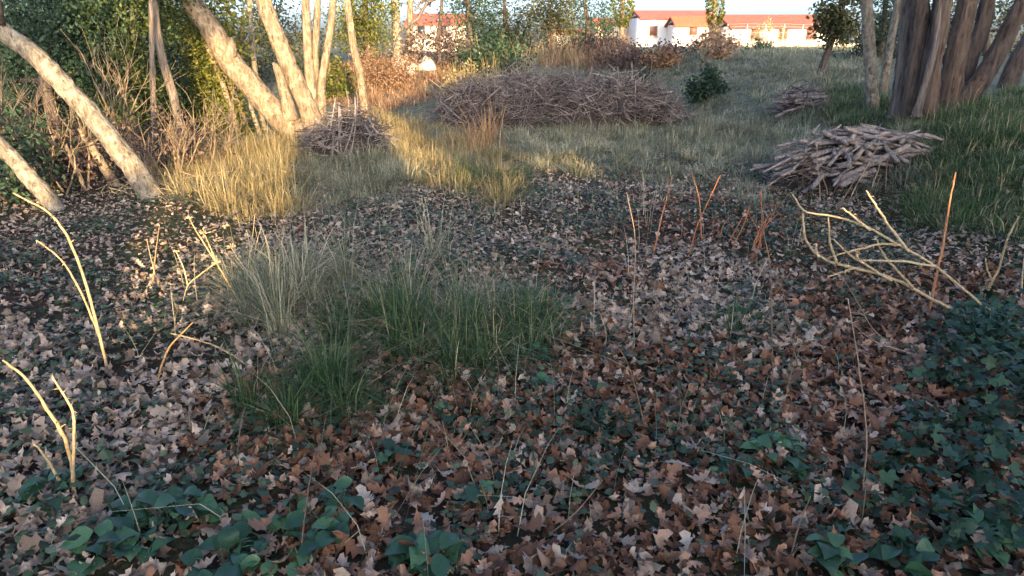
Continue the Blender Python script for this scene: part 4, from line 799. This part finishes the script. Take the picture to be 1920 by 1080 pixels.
# left: stick heap
c = gp(640, 298); c = c + np.array([0, .35, 0]); c[2] = float(H(c[0], c[1])); s = c[1] / F
twigs('stick_heap_core', 'dark brush inside the stick heap under the thick tree', c, 78 * s, .42, .5, 420, (.2, .6), .006, 'twig')
LGp = 'pale sticks leaning on the left heap'; Ys = c[1] - .42
LS = [(632, 185, 620, 295, .018), (640, 188, 628, 300, .016), (650, 200, 641, 298, .018), (660, 195, 648, 305, .015), (668, 190, 652, 300, .018), (645, 220, 620, 288, .02), (575, 270, 632, 278, .018), (655, 255, 716, 250, .014), (676, 235, 690, 272, .014), (590, 296, 622, 298, .016), (602, 262, 603, 290, .014), (628, 262, 640, 290, .014), (700, 225, 712, 255, .014), (655, 262, 662, 305, .013), (635, 240, 634, 302, .014), (618, 225, 606, 262, .016), (685, 262, 700, 285, .013), (610, 240, 580, 276, .014)]
for i, (x0, y0, x1, y1, r) in enumerate(LS):
    x0 += rng.normal(0, 9); y0 += rng.normal(4, 9); x1 += rng.normal(0, 8); y1 -= abs(rng.normal(0, 7)); r *= rng.uniform(.6, 1.1)
    stick('leaning_stick', 'pale grey stick leaning on the heap under the thick tree', pt(x0, y0, Ys + .25), pt(x1, y1, Ys - .05 + .1 * rng.random()), r, 'log', LGp, 'stick', .055)
pxstick('stick lying in sunlit grass right of the stick heap', 722, 255, 745, 278, Ys - .1, .02, 'bark_pale', LGp, 'fallen_stick', 'stick')
c = gp(375, 352); twigs('fallen_twigs', 'pale fallen twigs scattered below the left thicket', c, .95, .55, .05, 110, (.15, .6), .0042, 'stalk', core=False, flat=.35)
# big brush pile
c = gp(1055, 238); c = c + np.array([0, .7, 0]); c[2] = float(H(c[0], c[1])); s = c[1] / F
twigs('brush_pile', 'long grey-brown heap of tangled brushwood in mid clearing', c, 222 * s, 1.0, .66, 3600, (.2, 1.2), .0065, 'twig', flat=.6)
BGp = 'pale branches on the long brush pile'
for i, (ln, r) in enumerate((([(965, 168), (1010, 188), (1045, 190)], .03), ([(1040, 188), (1085, 180), (1092, 160)], .025), ([(915, 195), (940, 188)], .018), ([(955, 205), (975, 215), (1000, 198)], .022), ([(1090, 200), (1120, 194), (1160, 200)], .02), ([(1035, 196), (1052, 205), (1058, 220)], .025), ([(1140, 170), (1146, 200)], .02), ([(1100, 210), (1150, 222), (1190, 215)], .018), ([(1160, 180), (1180, 176), (1210, 190)], .018), ([(1000, 172), (1030, 160)], .015), ([(1125, 160), (1150, 165)], .015))):
    lab = ['long pale forked branch on top of the brush pile', 'curved pale branch tip at the crest of the brush pile'][i] if i < 2 else 'pale bent branch caught in the long brush pile'
    P = [pt(x_, y_, c[1] - .75 + .1 * k + (250 - y_) * .006) for k, (x_, y_) in enumerate(ln)]; mb = MB(); tube(mb, P, [r, r * .8, r * .5], 7, 9, .9, .08); o = mb.build('pale_branch', M['log'], None, P[0]); prop(o, lab, 'branch', BGp)

# ------------------------------------------------------------------ bushes, brambles and stones at mid distance
def bush(lab, pxy, wpx, hpx, n1, n2, size, mat, sd, a0=0., a1=1., grp='bushes on the meadow', name='bush', tw=True):
    b = gp(*pxy); s = b[1] / F; t = thing(name, lab, 'bush', b, grp); mb = MB(); rx, rz = wpx * s / 2, hpx * s / 2; cc = b + np.array([0, 0, rz])
    for k in range(9):
        e = blob(cc, (rx, rx * .8, rz), 1)[0]; tube(mb, [b - [0, 0, .03], (b + e) / 2 + rng.normal(0, .05, 3), e], [.02, .014, .005], 5, 5, .3)
    mb.build('stems', M['bark_dark'], t); crown_part(t, [(cc, (rx, rx * .8, rz))], n1, n2, size, M[mat], a0, a1, sd, 'foliage')
bush('round dark green bush alone on the meadow', (1318, 194), 62, 58, 40, 1500, .075, 'grn', .07, 0, .6)
bush('small dim bush left of the round dark one', (1205, 165), 30, 36, 16, 420, .07, 'grn', .07, 0, .6)
bush('dark green hedge bush in front of the white house', (1285, 84), 100, 38, 26, 1200, .14, 'grn', .2, .1, .9)
bush('pale dry bush at the corner of the white house', (1250, 82), 40, 36, 20, 700, .12, 'bracken', .16, .4, 1)
bush('pale leafy bush at the corner of the long house', (1500, 84), 46, 42, 20, 800, .13, 'grass_straw', .18, .5, 1)
bush('straw bush before the middle of the long house', (1440, 86), 70, 34, 20, 800, .12, 'grass_straw', .18, .3, 1)
bush('tan dry shrub heap between the cypress and the fence', (1345, 100), 90, 36, 24, 1200, .12, 'bracken', .17, .4, 1)
bush('tan dry shrub spilling down the meadow edge', (1345, 112), 40, 30, 14, 600, .1, 'bracken', .12, .4, 1)
bush('green shrub on the verge right of the tan shrubs', (1425, 98), 50, 22, 14, 600, .11, 'grn', .13, .2, 1)
bush('bare grey shrub beside the cypress before the long house', (1390, 82), 80, 40, 26, 700, .09, 'bramble', .2, .2, 1)
bush('yellow-green bushy weeds at the left end of the brush pile', (870, 185), 90, 52, 30, 1500, .07, 'grass_straw', .12, .1, .9)
bush('olive bush under the bare pair of trunks', (630, 190), 70, 60, 24, 1200, .08, 'lime', .14, 0, .8)
bush('rusty bramble mound behind the slender trunk', (720, 165), 110, 52, 60, 5200, .05, 'bracken', .16, 0, .9)
bush('grey-brown bramble mound below the dark bare trunk', (820, 125), 120, 58, 30, 2200, .1, 'bramble', .2, .1, 1)
bush('dark green bramble in the shade behind the dry weeds', (930, 140), 110, 50, 30, 1800, .1, 'grn', .2, 0, .7)
bush('purplish bramble bank before the white house', (1220, 122), 200, 24, 50, 3000, .1, 'bramble', .2, 0, .9)
bush('purplish bramble bank under the cypress', (1120, 112), 120, 36, 40, 2000, .1, 'bramble', .2, 0, .8)
bush('rusty shrub at the left end of the meadow', (1240, 130), 60, 28, 20, 900, .09, 'bracken', .12, 0, .7)
bush('shaded bramble tangle in the lower left thicket', (150, 345), 170, 90, 40, 1500, .06, 'bramble', .2, 0, .6)
bush('shaded bramble tangle under the dark slanting trunk', (320, 320), 130, 60, 40, 1400, .06, 'bramble', .2, .1, .9)
bush('dark bramble filling the left frame edge', (25, 375), 130, 120, 40, 1500, .06, 'grn', .2, 0, .5)
for i, (x_, y_, w_, lab) in enumerate(((800, 130, .3, 'pale round stone among the brambles'), (752, 128, .26, 'pale angular stone left of the round one'), (772, 132, .2, 'small pale stone between the two larger ones'), (768, 140, .16, 'lowest small stone in the rusty weeds'))):
    b = gp(x_, y_); mb = MB(); mound(mb, b, w_, w_ * .8, w_ * 1.1, 10, 5, .5); o = mb.build('stone', M['stone'], None, b); prop(o, lab, 'stone', 'stones among the brambles')

# ------------------------------------------------------------------ labels that tell alike sticks apart
ORD = 'leftmost|second from left|third from left|fourth from left|fifth from left|sixth from left|seventh from left|eighth from left|ninth from left|tenth from left|eleventh from left|twelfth from left|thirteenth from left|fourteenth from left|fifteenth from left|sixteenth from left|seventeenth from left|eighteenth from left|nineteenth from left|twentieth from left|twenty-first from left|twenty-second from left|twenty-third from left|twenty-fourth from left'.split('|')
def relabel(base, fmt, zones=False):
    ob = [o for o in bpy.data.objects if o.get('label') == base]
    if not ob: return
    px, py, w = proj(np.array([o.location[:] for o in ob])); keys = {}
    if zones:
        qx = np.quantile(px, [.33, .67]); qy = np.quantile(py, [.33, .67])
        for i in range(len(ob)): keys.setdefault((['left', 'middle', 'right'][int((px[i] > qx).sum())], ['upper', 'central', 'lower'][int((py[i] > qy).sum())]), []).append(i)
    else: keys[('', '')] = list(range(len(ob)))
    for (zx, zy), ids in keys.items():
        for k, i in enumerate(sorted(ids, key=lambda i: px[i])): ob[i]['label'] = fmt.format(o=ORD[min(k, len(ORD) - 1)], x=zx, y=zy)
relabel('cut grey branch stacked in the pile at the right', 'cut grey branch in the {y} {x} of the right pile, {o} there', True)
relabel('pale grey stick leaning on the heap under the thick tree', 'pale stick leaning on the heap under the thick tree, {o}')
relabel('grey stick on the small dark twig heap', 'grey stick on the small dark twig heap, {o}')
relabel('thin bare shoot growing in front of the right branch pile', 'thin bare shoot in front of the right branch pile, {o}')
relabel('pale bent branch caught in the long brush pile', 'pale bent branch caught in the long brush pile, {o}')
